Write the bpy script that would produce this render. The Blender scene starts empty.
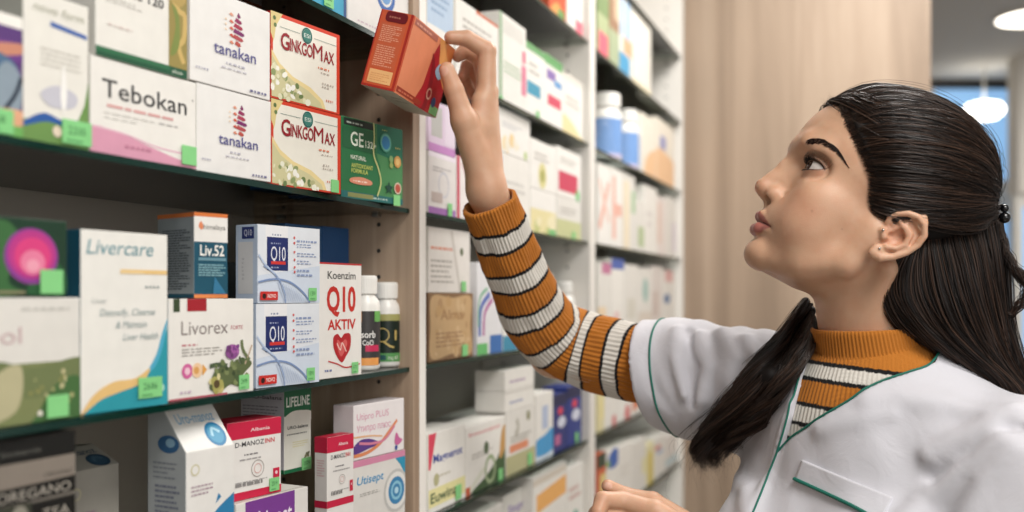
import bpy, bmesh, math, random
import numpy as np
from mathutils import Vector, Matrix
from mathutils.geometry import tessellate_polygon
random.seed(7); np.random.seed(7)
SC = bpy.context.scene
COL = SC.collection

# ------------------------------------------------------------------ camera
FPX, CX, HY = 1000.0, 512.0, 295.0          # focal length, principal column, horizon row (1024x512 frame)
YAW = math.atan2(368, 1000)
CAM = Vector((.53, 0, 1.4))
cd = bpy.data.cameras.new('camera'); cam = bpy.data.objects.new('camera', cd); COL.objects.link(cam)
cam.location = CAM; cam.rotation_euler = (math.pi/2, 0, YAW)
cd.sensor_width = 36; cd.lens = 36*FPX/1024; cd.shift_y = (HY-256)/1024
cd.clip_start = .02
cd.dof.use_dof = True; cd.dof.focus_distance = 1.0; cd.dof.aperture_fstop = 3.0
SC.camera = cam

# ------------------------------------------------------------------ light and exposure
SC.view_settings.view_transform = 'Standard'
SC.view_settings.look = 'None'
SC.view_settings.gamma = 1
SC.view_settings.use_curve_mapping = False
SC.view_settings.exposure = 0.36
w = bpy.data.worlds.new('world'); SC.world = w; w.use_nodes = True
w.node_tree.nodes['Background'].inputs[0].default_value = (1.0, .985, .97, 1)
w.node_tree.nodes['Background'].inputs[1].default_value = .30

def area(name, loc, size, power, color=(1, .97, .93), target=None, sy=None):
    l = bpy.data.lights.new(name, 'AREA'); l.energy = power; l.color = color
    l.shape = 'RECTANGLE'; l.size = size; l.size_y = sy or size
    o = bpy.data.objects.new(name, l); COL.objects.link(o); o.location = loc
    if target is not None:
        o.rotation_euler = (Vector(target)-Vector(loc)).to_track_quat('-Z', 'Y').to_euler()
    return o
area('overhead_area_light', (1.15, .15, 2.62), .7, 26.5, target=(1.0, .35, 0))
area('overhead_area_light', (.62, 2.1, 2.62), .6, 24, target=(.55, 2.05, 0))
area('overhead_area_light', (1.6, 4.6, 2.62), .9, 25, target=(1.6, 4.8, 0))  # unseen area light added to brighten the corridor
area('rear_area_light', (2.4, -1.5, 2.0), 1.3, 19, (1, .985, .97), (.3, 1.1, 1.4))  # broad area light from behind and right of the camera

# ------------------------------------------------------------------ helpers
def px2w(x, y, X=0.0):
    """point on the plane X seen at pixel x, y"""
    u = (x-CX)/FPX
    dx = -math.sin(YAW)+math.cos(YAW)*u; dy = math.cos(YAW)+math.sin(YAW)*u; dz = (HY-y)/FPX
    t = (X-CAM.x)/dx
    return Vector((X, dy*t, CAM.z+dz*t))
def cz(x, y, Z):
    """point at depth Z along the view axis seen at pixel x, y"""
    u = (x-CX)/FPX*Z
    return Vector((CAM.x-math.sin(YAW)*Z+math.cos(YAW)*u, math.cos(YAW)*Z+math.sin(YAW)*u, CAM.z+(HY-y)/FPX*Z))

def lin(h):
    if isinstance(h, tuple): return h
    h = h.lstrip('#'); r = []
    for i in (0, 2, 4):
        c = int(h[i:i+2], 16)/255
        r.append(c/12.92 if c <= .04045 else ((c+.055)/1.055)**2.4)
    return tuple(r)
_M = {}
def mat(name, color, rough=.5, spec=.5, metal=0, emit=None, build=None, **kw):
    key = name
    if key in _M: return _M[key]
    m = bpy.data.materials.new(name); m.use_nodes = True
    b = m.node_tree.nodes['Principled BSDF']
    b.inputs['Base Color'].default_value = (*lin(color), 1)
    b.inputs['Roughness'].default_value = rough
    b.inputs['Specular IOR Level'].default_value = spec
    b.inputs['Metallic'].default_value = metal
    if emit:
        b.inputs['Emission Color'].default_value = (*lin(color), 1); b.inputs['Emission Strength'].default_value = emit
    for k, v in kw.items(): b.inputs[k].default_value = v
    if build: build(m.node_tree, b)
    _M[key] = m
    return m
def ink(color):
    """printed card: the colour with a very slight mottling"""
    key = 'print_'+color.lstrip('#')
    def bld(nt, b):
        n = nt.nodes.new('ShaderNodeTexNoise'); n.inputs['Scale'].default_value = 60; n.inputs['Detail'].default_value = 3
        tc = nt.nodes.new('ShaderNodeTexCoord'); nt.links.new(tc.outputs['Object'], n.inputs['Vector'])
        mx = nt.nodes.new('ShaderNodeMix'); mx.data_type = 'RGBA'; mx.blend_type = 'MULTIPLY'
        c = lin(color)
        mx.inputs['A'].default_value = (*c, 1); mx.inputs['B'].default_value = (.86, .86, .86, 1)
        nt.links.new(n.outputs['Fac'], mx.inputs['Factor']); nt.links.new(mx.outputs['Result'], b.inputs['Base Color'])
    return mat(key, color, .42, .35, build=bld)

def cat_rom(pts, n=8, closed=False):
    P = [np.array(p, float) for p in pts]; out = []
    N = len(P)
    for i in range(N if closed else N-1):
        g = (lambda j: P[j % N]) if closed else (lambda j: P[min(max(j, 0), N-1)])
        a, b, c, d = g(i-1), g(i), g(i+1), g(i+2)
        for t in np.linspace(0, 1, n, endpoint=False):
            out.append(.5*((2*b)+(-a+c)*t+(2*a-5*b+4*c-d)*t*t+(-a+3*b-3*c+d)*t**3))
    if not closed: out.append(P[-1])
    return out

class MB:
    """collects polygons with materials into one mesh"""
    def __init__(s): s.v = []; s.f = []; s.mi = []; s.mats = []; s.sm = []
    def m(s, mt):
        if mt not in s.mats: s.mats.append(mt)
        return s.mats.index(mt)
    def add(s, vs, fs, mt, smooth=False):
        o = len(s.v); s.v += [tuple(p) for p in vs]; k = s.m(mt)
        for f in fs: s.f.append([i+o for i in f]); s.mi.append(k); s.sm.append(smooth)
    def box(s, a, b, mt, bev=0):
        bm = bmesh.new(); bmesh.ops.create_cube(bm, size=1)
        for v in bm.verts: v.co = Vector([(a[i]+b[i])/2+v.co[i]*(b[i]-a[i]) for i in range(3)])
        if bev: bmesh.ops.bevel(bm, geom=bm.edges[:], offset=bev, segments=2, affect='EDGES', profile=.5)
        bm.normal_update(); s.bm(bm, mt)
    def bm(s, bm, mt, smooth=False):
        bm.verts.index_update()
        s.add([v.co[:] for v in bm.verts], [[v.index for v in f.verts] for f in bm.faces], mt, smooth); bm.free()
    def lathe(s, prof, mt, n=32, c=(0, 0)):
        vs = []; fs = []
        for r, z in prof:
            for i in range(n):
                t = 2*math.pi*i/n; vs.append((c[0]+r*math.cos(t), c[1]+r*math.sin(t), z))
        for j in range(len(prof)-1):
            for i in range(n):
                fs.append([j*n+i, j*n+(i+1) % n, (j+1)*n+(i+1) % n, (j+1)*n+i])
        fs.append([i for i in range(n)][::-1]); fs.append([(len(prof)-1)*n+i for i in range(n)])
        s.add(vs, fs, mt, True)
    def build(s, name, parent=None, sharp=None):
        me = bpy.data.meshes.new(name); me.from_pydata(s.v, [], s.f)
        for m in s.mats: me.materials.append(m)
        me.polygons.foreach_set('material_index', s.mi); me.polygons.foreach_set('use_smooth', s.sm)
        me.update()
        if sharp: me.set_sharp_from_angle(angle=math.radians(sharp))
        o = bpy.data.objects.new(name, me); COL.objects.link(o)
        if parent: o.parent = parent
        return o
def tag(o, label=None, cat=None, group=None, kind=None):
    if label: o['label'] = label
    if cat: o['category'] = cat
    if group: o['group'] = group
    if kind: o['kind'] = kind
    return o
def struct(o): o['kind'] = 'structure'; return o

# ------------------------------------------------------------------ setting
def wood_nodes(c1, c2, c3, sx, sy, sz):
    def bld(nt, b):
        tc = nt.nodes.new('ShaderNodeTexCoord'); mp = nt.nodes.new('ShaderNodeMapping')
        mp.inputs['Scale'].default_value = (sx, sy, sz); nt.links.new(tc.outputs['Object'], mp.inputs['Vector'])
        n = nt.nodes.new('ShaderNodeTexNoise'); n.inputs['Scale'].default_value = 1; n.inputs['Detail'].default_value = 8; n.inputs['Roughness'].default_value = .62
        n.inputs['Distortion'].default_value = .6
        nt.links.new(mp.outputs['Vector'], n.inputs['Vector'])
        r = nt.nodes.new('ShaderNodeValToRGB'); e = r.color_ramp.elements
        e[0].position = .28; e[0].color = (*lin(c1), 1); e[1].position = .72; e[1].color = (*lin(c3), 1)
        k = r.color_ramp.elements.new(.5); k.color = (*lin(c2), 1)
        nt.links.new(n.outputs['Fac'], r.inputs['Fac']); nt.links.new(r.outputs['Color'], b.inputs['Base Color'])
    return bld
M_WOOD = mat('shelf_wood', '#a18b76', .55, .3, build=wood_nodes('#87705d', '#a38d78', '#b7a28c', 30, 30, 1.6))
M_COLWOOD = mat('wood_panel', '#c0a48a', .5, .35, build=wood_nodes('#837160', '#a08c79', '#b5a28f', 9, 9, .5))
M_WHITE = mat('white_laminate', '#e9e5de', .35, .4)
M_BACK = mat('shelf_back', '#b3aa9f', .5, .3)
M_BACKW = mat('shelf_back_pale', '#a8a196', .5, .3)
M_WALL = mat('wall_paint', '#cfcac2', .8, .2)
M_CEIL = mat('ceiling_paint', '#cbc8c3', .85, .2)
M_FLOOR = mat('floor_vinyl', '#8f8373', .4, .4, build=wood_nodes('#7d7263', '#8f8373', '#9d9182', 3, 3, 3))
M_DARK = mat('dark_metal', '#2b2a28', .4, .5)

def simple(name, a, b, m, bev=0, kind='structure'):
    k = MB(); k.box(a, b, m, bev); o = k.build(name)
    if kind: o['kind'] = kind
    return o
simple('floor', (-.6, -2.5, -.05), (4.2, 8.2, 0), M_FLOOR)
simple('ceiling', (-.6, -2.5, 2.7), (4.2, 8.2, 2.75), M_CEIL)
simple('wall_left', (-.6, -2.5, 0), (-.45, 8.2, 2.7), M_WALL)
# far end: wood-clad pillar standing out from the wall, then the corridor with glazing
simple('wall_pillar', (-.45, 2.868, 0), (.656, 3.19, 2.7), M_COLWOOD)
FR = Matrix.Translation(CAM-Vector((0, 0, CAM.z))) @ Matrix.Rotation(YAW, 4, 'Z')    # corridor walls stand square to this frame: x right, y away
def fbox(name, a, b, m, bev=0, parent=None):
    k = MB(); k.box(a, b, m, bev); o = k.build(name)
    if parent: o.parent = parent
    else: o.matrix_world = FR; o['kind'] = 'structure'
    return o
Zw = 6.0
fbox('wall_far', (1.4, Zw, 0), (2.50, Zw+.12, 2.7), M_WALL)
wn = fbox('window_1', (2.50, Zw+.02, 2.645), (3.0, Zw+.14, 2.7), M_DARK)
M_SKYG = mat('bright_window_glass', '#7ea7cf', .15, .6, emit=.75)
M_FRAMEW = mat('window_frame_paint', '#d9d6cf', .4, .4)
f1 = MB(); f1.box((2.52, Zw+.06, .1), (3.08, Zw+.08, 2.645), M_SKYG); f1.build('glass_pane', wn)
f1 = MB(); f1.box((2.50, Zw+.0, 0), (2.53, Zw+.12, 2.645), M_FRAMEW); f1.box((3.0, Zw, 0), (3.2, Zw+.12, 2.7), M_FRAMEW); f1.box((2.53, Zw, 1.85), (3.0, Zw+.05, 2.09), M_FRAMEW); f1.build('window_frame', wn)
Zd = 5.4
fbox('wall_corridor_head', (2.735, Zd, 1.95), (3.25, Zd+.12, 2.7), M_WALL)
fbox('wall_corridor_end', (3.25, Zd, 0), (4.6, Zd+.12, 2.7), M_WALL)
dr = fbox('door_1', (2.735, Zd+.03, 0), (2.775, Zd+.08, 1.95), M_FRAMEW)
f1 = MB(); f1.box((2.775, Zd+.05, .08), (3.2, Zd+.06, 1.9), M_SKYG); f1.build('glass_pane', dr)
f1 = MB(); f1.box((2.775, Zd+.03, 1.88), (3.2, Zd+.08, 1.95), M_FRAMEW); f1.box((2.775, Zd+.03, 0), (3.2, Zd+.08, .08), M_FRAMEW); f1.box((3.2, Zd+.03, 0), (3.25, Zd+.08, 1.95), M_FRAMEW); f1.build('door_frame', dr)

# round lamp in the corridor ceiling, plus a glowing globe for a reflection
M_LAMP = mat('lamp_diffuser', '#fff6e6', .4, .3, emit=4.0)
M_RIM = mat('lamp_rim', '#e9e6e0', .4, .4)
def lamp(cx, cy, z, r, label):
    root = bpy.data.objects.new('ceiling_lamp', None); COL.objects.link(root)
    root.matrix_world = FR @ Matrix.Translation((cx, cy, z))
    tag(root, label, 'ceiling lamp')
    k = MB(); k.lathe([(r, 0), (r, -.012), (r-.012, -.016), (r-.014, -.008)], M_RIM, 48); k.build('rim', root)
    k = MB(); k.lathe([(r-.014, -.006), (r-.014, -.012), (r*.6, -.02), (.01, -.022)], M_LAMP, 48); k.build('diffuser', root)
lamp(2.43, 4.65, 2.7, .175, 'round white flush lamp on the grey corridor ceiling')
rt = bpy.data.objects.new('lamp_reflection', None); COL.objects.link(rt); rt.matrix_world = FR @ Matrix.Translation((2.70, 5.72, 2.45)); tag(rt, 'glowing white globe standing in for a lamp reflection in the blue window', 'lamp reflection')  # glowing globe added for a lamp's reflection in the window glass
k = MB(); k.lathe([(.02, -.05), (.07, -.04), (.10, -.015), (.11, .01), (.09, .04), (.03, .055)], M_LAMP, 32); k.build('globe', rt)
k = MB(); k.lathe([(.006, .055), (.006, .25)], M_RIM, 10); k.build('rod', rt)  # added rod, no real lamp hangs here

# ------------------------------------------------------------------ shelving: three bays of glass shelves
def _pane(nt, b):
    # plain float glass: clear, faintly green, with a Fresnel reflection
    tr = nt.nodes.new('ShaderNodeBsdfTransparent'); tr.inputs[0].default_value = (.90, .95, .925, 1)
    gl = nt.nodes.new('ShaderNodeBsdfGlossy'); gl.inputs['Roughness'].default_value = .03
    fr = nt.nodes.new('ShaderNodeFresnel'); fr.inputs[0].default_value = 1.5
    mx = nt.nodes.new('ShaderNodeMixShader')
    nt.links.new(fr.outputs[0], mx.inputs[0]); nt.links.new(tr.outputs[0], mx.inputs[1]); nt.links.new(gl.outputs[0], mx.inputs[2])
    nt.links.new(mx.outputs[0], nt.nodes['Material Output'].inputs[0])
M_GLASS = mat('shelf_glass', '#cfe6dc', .03, .5, build=_pane)
M_GEDGE = mat('shelf_glass_edge', '#052a22', .12, .4)
LEVELS = [.73, .92, 1.1125, 1.3075, 1.4985, 1.6895, 1.888, 2.075]    # underside of each glass shelf
T = .0055
M_STEEL = mat('pin_steel', '#a9a69f', .3, .5, .8)
def unit(name, y0, y1, dep, mside, mfront, mback, label):
    """one shelving unit between y0 and y1 (outer faces of its uprights)"""
    root = bpy.data.objects.new(name, None); COL.objects.link(root); root.location = (0, y0, 0)
    tag(root, label, 'shelving unit')
    th = .018
    for yy in (0, y1-y0-th):
        k = MB(); k.box((-dep, yy, 0), (-.0005, yy+th, 2.66), mside, .001)
        k.box((-.0004, yy, 0), (.0012, yy+th, 2.66), mfront)
        # shelf-pin holes
        for z in np.arange(.75, 2.4, .032):
            for xx in (-dep+.045, -.045):
                s = 1 if yy == 0 else -1; yb = (yy+th+.0002) if yy == 0 else (yy-.0002)
                vs = [(xx+.0028*math.cos(t), yb, z+.0028*math.sin(t)) for t in np.linspace(0, 2*math.pi, 9)[:-1]]
                k.add(vs, [list(range(8))[::-s]], M_DARK)
        k.build('side_panel', root)
    k = MB(); k.box((-dep-.012, 0, 0), (-dep, y1-y0, 2.66), mback); k.build('back_panel', root)
    k = MB(); k.box((-dep, th, 0), (-.02, y1-y0-th, .08), mside, .001); k.build('plinth', root)
    k = MB(); k.box((-dep, th, 2.6), (-.002, y1-y0-th, 2.62), mside, .001); k.build('top_panel', root)
    for z in LEVELS:
        k = MB()
        a, b = th+.001, y1-y0-th-.001
        k.box((-dep+.004, a, z), (-.0056, b, z+T), M_GLASS)
        k.box((-.0055, a, z), (-.003, b, z+T), M_GEDGE)
        sh = k.build('glass_shelf', root)
        for yy, s in ((a, 1), (b, -1)):
            for xx in (-dep+.045, -.045):
                k = MB(); k.box((xx-.004, yy if s > 0 else yy-.010, z-.0035), (xx+.004, yy+.010 if s > 0 else yy, z), M_STEEL, .0008)
                k.build('shelf_pin', sh)
    return root
Y1 = px2w(418.5, 300).y; Y2 = px2w(592, 300).y; Y3 = 2.862
unit('shelving_unit', -.02, Y1, .225, M_WOOD, M_WOOD, M_BACK, 'nearest shelving unit with grey wood side panel and glass shelves')
unit('shelving_unit', Y1+.0005, Y2, .225, M_WHITE, M_WHITE, M_BACKW, 'white middle shelving unit with glass shelves, behind the striped sleeve')
unit('shelving_unit', Y2+.0005, Y3, .225, M_WHITE, M_WHITE, M_BACKW, 'white farthest shelving unit with glass shelves, next to the wood-clad pillar')
# ------------------------------------------------------------------ cartons
_TC = {}
def text_mesh(txt, bold=0, shear=0, spacing=1.0):
    key = (txt, bold, shear, spacing)
    if key in _TC: return _TC[key]
    cu = bpy.data.curves.new('t', 'FONT'); cu.body = txt; cu.size = 1; cu.offset = bold; cu.shear = shear; cu.space_character = spacing
    cu.resolution_u = 3; cu.fill_mode = 'FRONT'
    o = bpy.data.objects.new('t', cu); COL.objects.link(o)
    dg = bpy.context.evaluated_depsgraph_get(); dg.update()
    me = o.evaluated_get(dg).to_mesh()
    vs = np.array([v.co[:2] for v in me.vertices]).reshape(-1, 2); fs = [list(p.vertices) for p in me.polygons]
    o.evaluated_get(dg).to_mesh_clear(); bpy.data.objects.remove(o); bpy.data.curves.remove(cu)
    if len(vs):
        vs[:, 0] -= vs[:, 0].min()
    _TC[key] = (vs, fs); return _TC[key]
class Face:
    """maps u, v (0..1) of one face of a carton to local space, each print a hair above the last"""
    def __init__(s, o, ux, vy, n): s.o, s.ux, s.vy, s.n = map(Vector, (o, ux, vy, n)); s.k = 0
    def pt(s, u, v): return s.o+s.ux*u+s.vy*v+s.n*(.00006+.00005*s.k)

def put(mb, F, cmds, rnd):
    W, H = F.ux.length, F.vy.length
    for c in cmds:
        op = c[0]; F.k += 1
        if op == 'r':
            u0, v0, u1, v1, col = c[1:6]
            mb.add([F.pt(u0, v0), F.pt(u1, v0), F.pt(u1, v1), F.pt(u0, v1)], [[0, 1, 2, 3]], ink(col))
        elif op == 'p' or op == 'c':                     # polygon / smooth closed outline
            pts = c[1] if op == 'p' else cat_rom(c[1], 6, True)
            pts = [(min(1, max(0, p[0])), min(1, max(0, p[1]))) for p in pts]
            tri = tessellate_polygon([[Vector((p[0]*W, p[1]*H, 0)) for p in pts]])
            A = sum((pts[i][0]*pts[(i+1) % len(pts)][1]-pts[(i+1) % len(pts)][0]*pts[i][1]) for i in range(len(pts)))
            fs = []
            for t in tri:
                a, b, d = [pts[i] for i in t]
                cr = (b[0]-a[0])*(d[1]-a[1])-(b[1]-a[1])*(d[0]-a[0])
                fs.append(list(t) if cr > 0 else list(t)[::-1])
            mb.add([F.pt(*p) for p in pts], fs, ink(c[2]))
        elif op == 'e':
            cu, cv, ru, col = c[1:5]; rv = c[5] if len(c) > 5 else ru*W/H
            pts = [F.pt(min(1, max(0, cu+ru*math.cos(t))), min(1, max(0, cv+rv*math.sin(t)))) for t in np.linspace(0, 2*math.pi, 25)[:-1]]
            mb.add(pts, [list(range(24))], ink(col))
        elif op == 'o':                                  # ring
            cu, cv, ru, wd, col = c[1:6]; ts = np.linspace(0, 2*math.pi, 33)[:-1]
            q = [(cu+ru*k*math.cos(t), cv+ru*k*math.sin(t)*W/H) for t in ts for k in (1, 1-wd)]
            mb.add([F.pt(min(1, max(0, p[0])), min(1, max(0, p[1]))) for p in q], [[2*i, (2*i+2) % 64, (2*i+3) % 64, 2*i+1] for i in range(32)], ink(col))
        elif op == 's':                                  # stroke: points, width as share of W, colour
            pts = cat_rom(c[1], 6) if len(c[1]) > 2 else [np.array(p, float) for p in c[1]]
            wd = c[2]*W; q = []
            for i, p in enumerate(pts):
                a = pts[max(i-1, 0)]; b = pts[min(i+1, len(pts)-1)]
                t = np.array([(b[0]-a[0])*W, (b[1]-a[1])*H]); t /= (np.linalg.norm(t)+1e-9)
                nn = np.array([-t[1]/W, t[0]/H])*wd/2
                q += [tuple(p-nn), tuple(p+nn)]
            mb.add([F.pt(min(1, max(0, a)), min(1, max(0, b))) for a, b in q], [[2*i, 2*i+2, 2*i+3, 2*i+1] for i in range(len(pts)-1)], ink(c[3]))
        elif op == 't':                                  # text: string, u, v (baseline left), width (share of W), cap height (share of H), colour, opts
            st, u, v, wd, hh, col = c[1:7]; opt = c[7] if len(c) > 7 else {}
            vs, fs = text_mesh(st, opt.get('b', 0), opt.get('sh', 0), opt.get('sp', 1))
            if not len(vs): continue
            sx = wd/vs[:, 0].max(); sy = hh/.73
            if opt.get('rot'):                           # turned a quarter: reads upward
                mb.add([F.pt(u-y*opt['rot'], v+x*sx) for x, y in vs], fs, ink(col))
            else:
                mb.add([F.pt(u+x*sx, v+y*sy) for x, y in vs], fs, ink(col))
        elif op == 'x':                                  # lines of tiny print
            u0, v0, u1, v1, rows, col = c[1:7]; fill = c[7] if len(c) > 7 else .5
            hh = (v1-v0)/rows
            for i in range(rows):
                vv = v1-(i+1)*hh; u = u0; end = u0+(u1-u0)*(rnd.uniform(.55, 1) if i % 3 == 2 or rows < 3 else rnd.uniform(.85, 1))
                while u < end:
                    l = min(rnd.uniform(.03, .11)*(u1-u0)/.6, end-u)
                    mb.add([F.pt(u, vv), F.pt(u+l, vv), F.pt(u+l, vv+hh*fill), F.pt(u, vv+hh*fill)], [[0, 1, 2, 3]], ink(col)); u += l+.018
        elif op == 'blob':                               # loose scatter of small ellipses: u0,v0,u1,v1,n,r,colours
            u0, v0, u1, v1, n, r, cols = c[1:8]; fn = c[8] if len(c) > 8 else None
            for i in range(n):
                u, v = rnd.uniform(u0, u1), rnd.uniform(v0, v1)
                if fn and not fn(u, v): continue
                rr = r*rnd.uniform(.6, 1.2); a = rnd.uniform(0, 3.14); e = rnd.uniform(.5, 1)
                pts = []
                for t in np.linspace(0, 2*math.pi, 9)[:-1]:
                    x = rr*math.cos(t); y = rr*e*math.sin(t)
                    pu = u+x*math.cos(a)-y*math.sin(a); pv = v+(x*math.sin(a)+y*math.cos(a))*W/H
                    pts.append(F.pt(min(1, max(0, pu)), min(1, max(0, pv)))+F.n*.000001*i)
                mb.add(pts, [list(range(8))], ink(rnd.choice(cols)))

CART = {}
def sticker(root, F_o, wd, ht, u, v, W, rnd, txt=True, parentname='price_sticker'):
    mb = MB(); G = '#86cf86'
    x0 = u; z0 = v; y = -.0012
    # a slightly lifted paper tab with handwritten figures
    mb.box((x0, y-.0003, z0), (x0+wd, y+.0001, z0+ht), ink(G), .0001)
    F = Face((x0, y-.0003, z0), (wd, 0, 0), (0, 0, ht), (0, -1, 0))
    if txt:
        d = str(rnd.randint(12, 39)); put(mb, F, [('t', d, .2, .4, .28, .36, '#3f7d4a'), ('t', str(rnd.randint(10, 99)), .52, .42, .26, .32, '#3f7d4a'), ('x', .15, .1, .8, .28, 1, '#5aa163')], rnd)
    return mb.build('price_sticker', root)

def carton(name, label, cat, xl, xr, yt, base, X=-.010, yaw=0, depth=.045, body='#e6e3da', side=None, top=None, front=(), left=(), topp=(), tagat=None, group=None, height=None, lift=.0006, shape=None, tagtxt=True, width=None, seed=None, extra=0, kink=None):
    """xl, xr: columns of the two front corners; yt: row of the near top corner; base: z it stands on"""
    rnd = random.Random(seed if seed is not None else hash((xl*7+xr*13+yt*3)))
    p = px2w(xl, 300, X); p.z = base+lift
    ang = math.radians(90-yaw)
    lx = Vector((math.cos(ang), math.sin(ang), 0))
    # width so the far corner lands on column xr
    if width is None:
        lo, hi = .001, .6
        for _ in range(40):
            m = (lo+hi)/2; q = p+lx*m-CAM
            z = -math.sin(YAW)*q.x+math.cos(YAW)*q.y; r = math.cos(YAW)*q.x+math.sin(YAW)*q.y
            if z > 0 and CX+FPX*r/z < xr: lo = m
            else: hi = m
        width = lo
    for (b0, b1) in ((-.02, Y1), (Y1+.0005, Y2), (Y2+.0005, Y3)):
        if b0 <= p.y < b1 and name != 'held':
            p.y = max(p.y, b0+.0188+max(0, -depth*math.sin(math.radians(yaw))))
            width = min(width, (b1-.0188-p.y-max(0, depth*math.sin(math.radians(yaw))))/math.cos(math.radians(yaw))) if b1-.0188-p.y > .004 else width
    q = p-CAM; Z = -math.sin(YAW)*q.x+math.cos(YAW)*q.y
    H = height if height else (CAM.z+(HY-yt)/FPX*Z)-p.z
    nxt = min([l for l in LEVELS if l > p.z+.01] or [9])
    H = min(H, nxt-p.z-.003)
    W, D = width, depth
    KH = ((CAM.z+(HY-kink)/FPX*Z)-p.z)/H if kink else .62
    root = None
    mb = MB(); bm = bmesh.new()
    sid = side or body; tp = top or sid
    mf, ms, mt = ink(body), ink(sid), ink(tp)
    if shape == 'gable':                         # carton whose front leans back to a ridge
        prof = [(0, 0), (0, H*KH), (D*.6, H), (D, H*.985), (D, 0)]
        vs = [(x, y, z) for x in (0, W) for y, z in prof]
        n = len(prof); fs = [[n+i for i in range(n)], [i for i in range(n)][::-1]]
        vv = [bm.verts.new(v) for v in vs]
        bm.faces.new([vv[i] for i in reversed(range(n))]); bm.faces.new([vv[n+i] for i in range(n)])
        for i in range(n): bm.faces.new([vv[i], vv[(i+1) % n], vv[n+(i+1) % n], vv[n+i]])
        bmesh.ops.recalc_face_normals(bm, faces=bm.faces)
    else:
        bmesh.ops.create_cube(bm, size=1)
        for v in bm.verts: v.co = Vector(((v.co.x+.5)*W, (v.co.y+.5)*D, (v.co.z+.5)*H))
    bmesh.ops.bevel(bm, geom=bm.edges[:], offset=.0006, segments=2, affect='EDGES', profile=.5)
    bm.normal_update()
    me_f = {}
    bm.verts.index_update()
    groups = {0: [], 1: [], 2: []}
    for f in bm.faces:
        n = f.normal
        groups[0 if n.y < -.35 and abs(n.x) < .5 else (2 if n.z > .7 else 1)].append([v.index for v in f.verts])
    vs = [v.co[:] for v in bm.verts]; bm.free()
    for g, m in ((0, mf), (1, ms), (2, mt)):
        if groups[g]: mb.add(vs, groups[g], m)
    F = Face((0, 0, extra), (W, 0, 0), (0, 0, H-extra), (0, -1, 0))
    if shape == 'gable': F = Face((0, 0, extra), (W, 0, 0), (0, 0, H*KH-extra), (0, -1, 0))
    put(mb, F, front, rnd)
    Ls = Face((0, D, extra), (0, -D, 0), (0, 0, H-extra), (-1, 0, 0)); put(mb, Ls, left, rnd)
    if shape == 'gable':
        v = Vector((0, D*.6, H*(1-KH))); Tn = Vector((0, -v.z, v.y)).normalized()
        put(mb, Face((0, 0, H*KH), (W, 0, 0), v, Tn), topp, rnd)
    else:
        # top face, with the tuck-flap seam
        Tf = Face((0, 0, H), (W, 0, 0), (0, D, 0), (0, 0, 1)); put(mb, Tf, list(topp)+[('r', .03, .1, .97, .115, '#8d877d')], rnd)
    o = mb.build(name)
    o.matrix_world = Matrix.Translation(p) @ Matrix.Rotation(ang, 4, 'Z')
    tag(o, label, cat, group)
    if tagat:
        # tagat: pixel column, pixel row of its centre-bottom-left, size in metres
        u, v, sw, shh = tagat
        sticker(o, None, sw, shh, u*W, v*H, W, rnd, tagtxt)
    o['top_z'] = p.z+H
    del_top = p.z+H; del o['top_z']
    CART[name+str(len(CART))] = (o, del_top)
    return del_top
A_, B_, C_, T_, U_, L_ = [z+T for z in (1.4985, 1.3075, 1.1125, 1.6895, 1.888, .92)]   # tops of the glass shelves
WH = '#e9e6de'; GY = '#9a968e'; BK = '#2a2a2c'
def sw(*a): return list(a)
# ---------- nearest unit, shelf above eye level (from the left)
carton('supplement_carton', 'purple and blue carton with an orange swoosh, at the left frame edge', 'carton', -58, 22.5, -6, A_, yaw=3, body='#5b3a78', top=WH, front=[
    ('r', 0, .9, 1, 1, '#efece4'), ('r', 0, .62, 1, .78, '#6a3d85'), ('c', [(0, .6), (.5, .72), (1, .78), (1, .7), (.6, .62), (.2, .5), (0, .45)], '#c7876f'),
    ('c', [(.2, .3), (.5, .65), (.9, .6), (.95, .3), (.7, .15), (.35, .15)], '#4f6d8c'), ('c', [(.55, .3), (.75, .6), (.98, .5), (.95, .2), (.75, .15)], '#8b9aa6'), ('s', [(.75, .2), (.9, .35), (.98, .5)], .05, '#1e2a3c'),
    ('c', [(0, .12), (.5, .2), (1, .22), (1, .1), (.5, .08), (0, .05)], '#e0a985'), ('r', 0, 0, 1, .09, '#6fae5c')], tagat=(.35, .01, .03, .016))
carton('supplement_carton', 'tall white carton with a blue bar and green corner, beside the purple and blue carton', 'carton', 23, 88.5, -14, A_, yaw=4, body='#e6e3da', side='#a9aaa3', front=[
    ('p', [(.0, 0), (1, 0), (1, .48), (.93, .3), (.8, .16), (0, .14)], '#6d9350'), ('c', [(-.0, .12), (.3, .2), (.6, .17), (.82, .19), (.7, .13), (.35, .145), (.02, .095)], '#2d5aa0'),
    ('p', [(.4, .79), (.97, .765), (.97, .795), (.4, .825)], '#4365a8'), ('t', 'novo form', .14, .87, .78, .06, '#9c9d86', {'sh': .25}),
    ('x', .25, .52, .9, .66, 4, '#c3bfb4', .3), ('c', [(.25, .33), (.5, .4), (.8, .36), (.75, .27), (.4, .25)], '#c4c3cc'), ('c', [(.55, .35), (.6, .55), (.65, .35), (.6, .22)], '#f3f1ec'), ('e', .5, .09, .07, '#e6d6bf')],
    tagat=(.56, .02, .026, .017))
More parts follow.
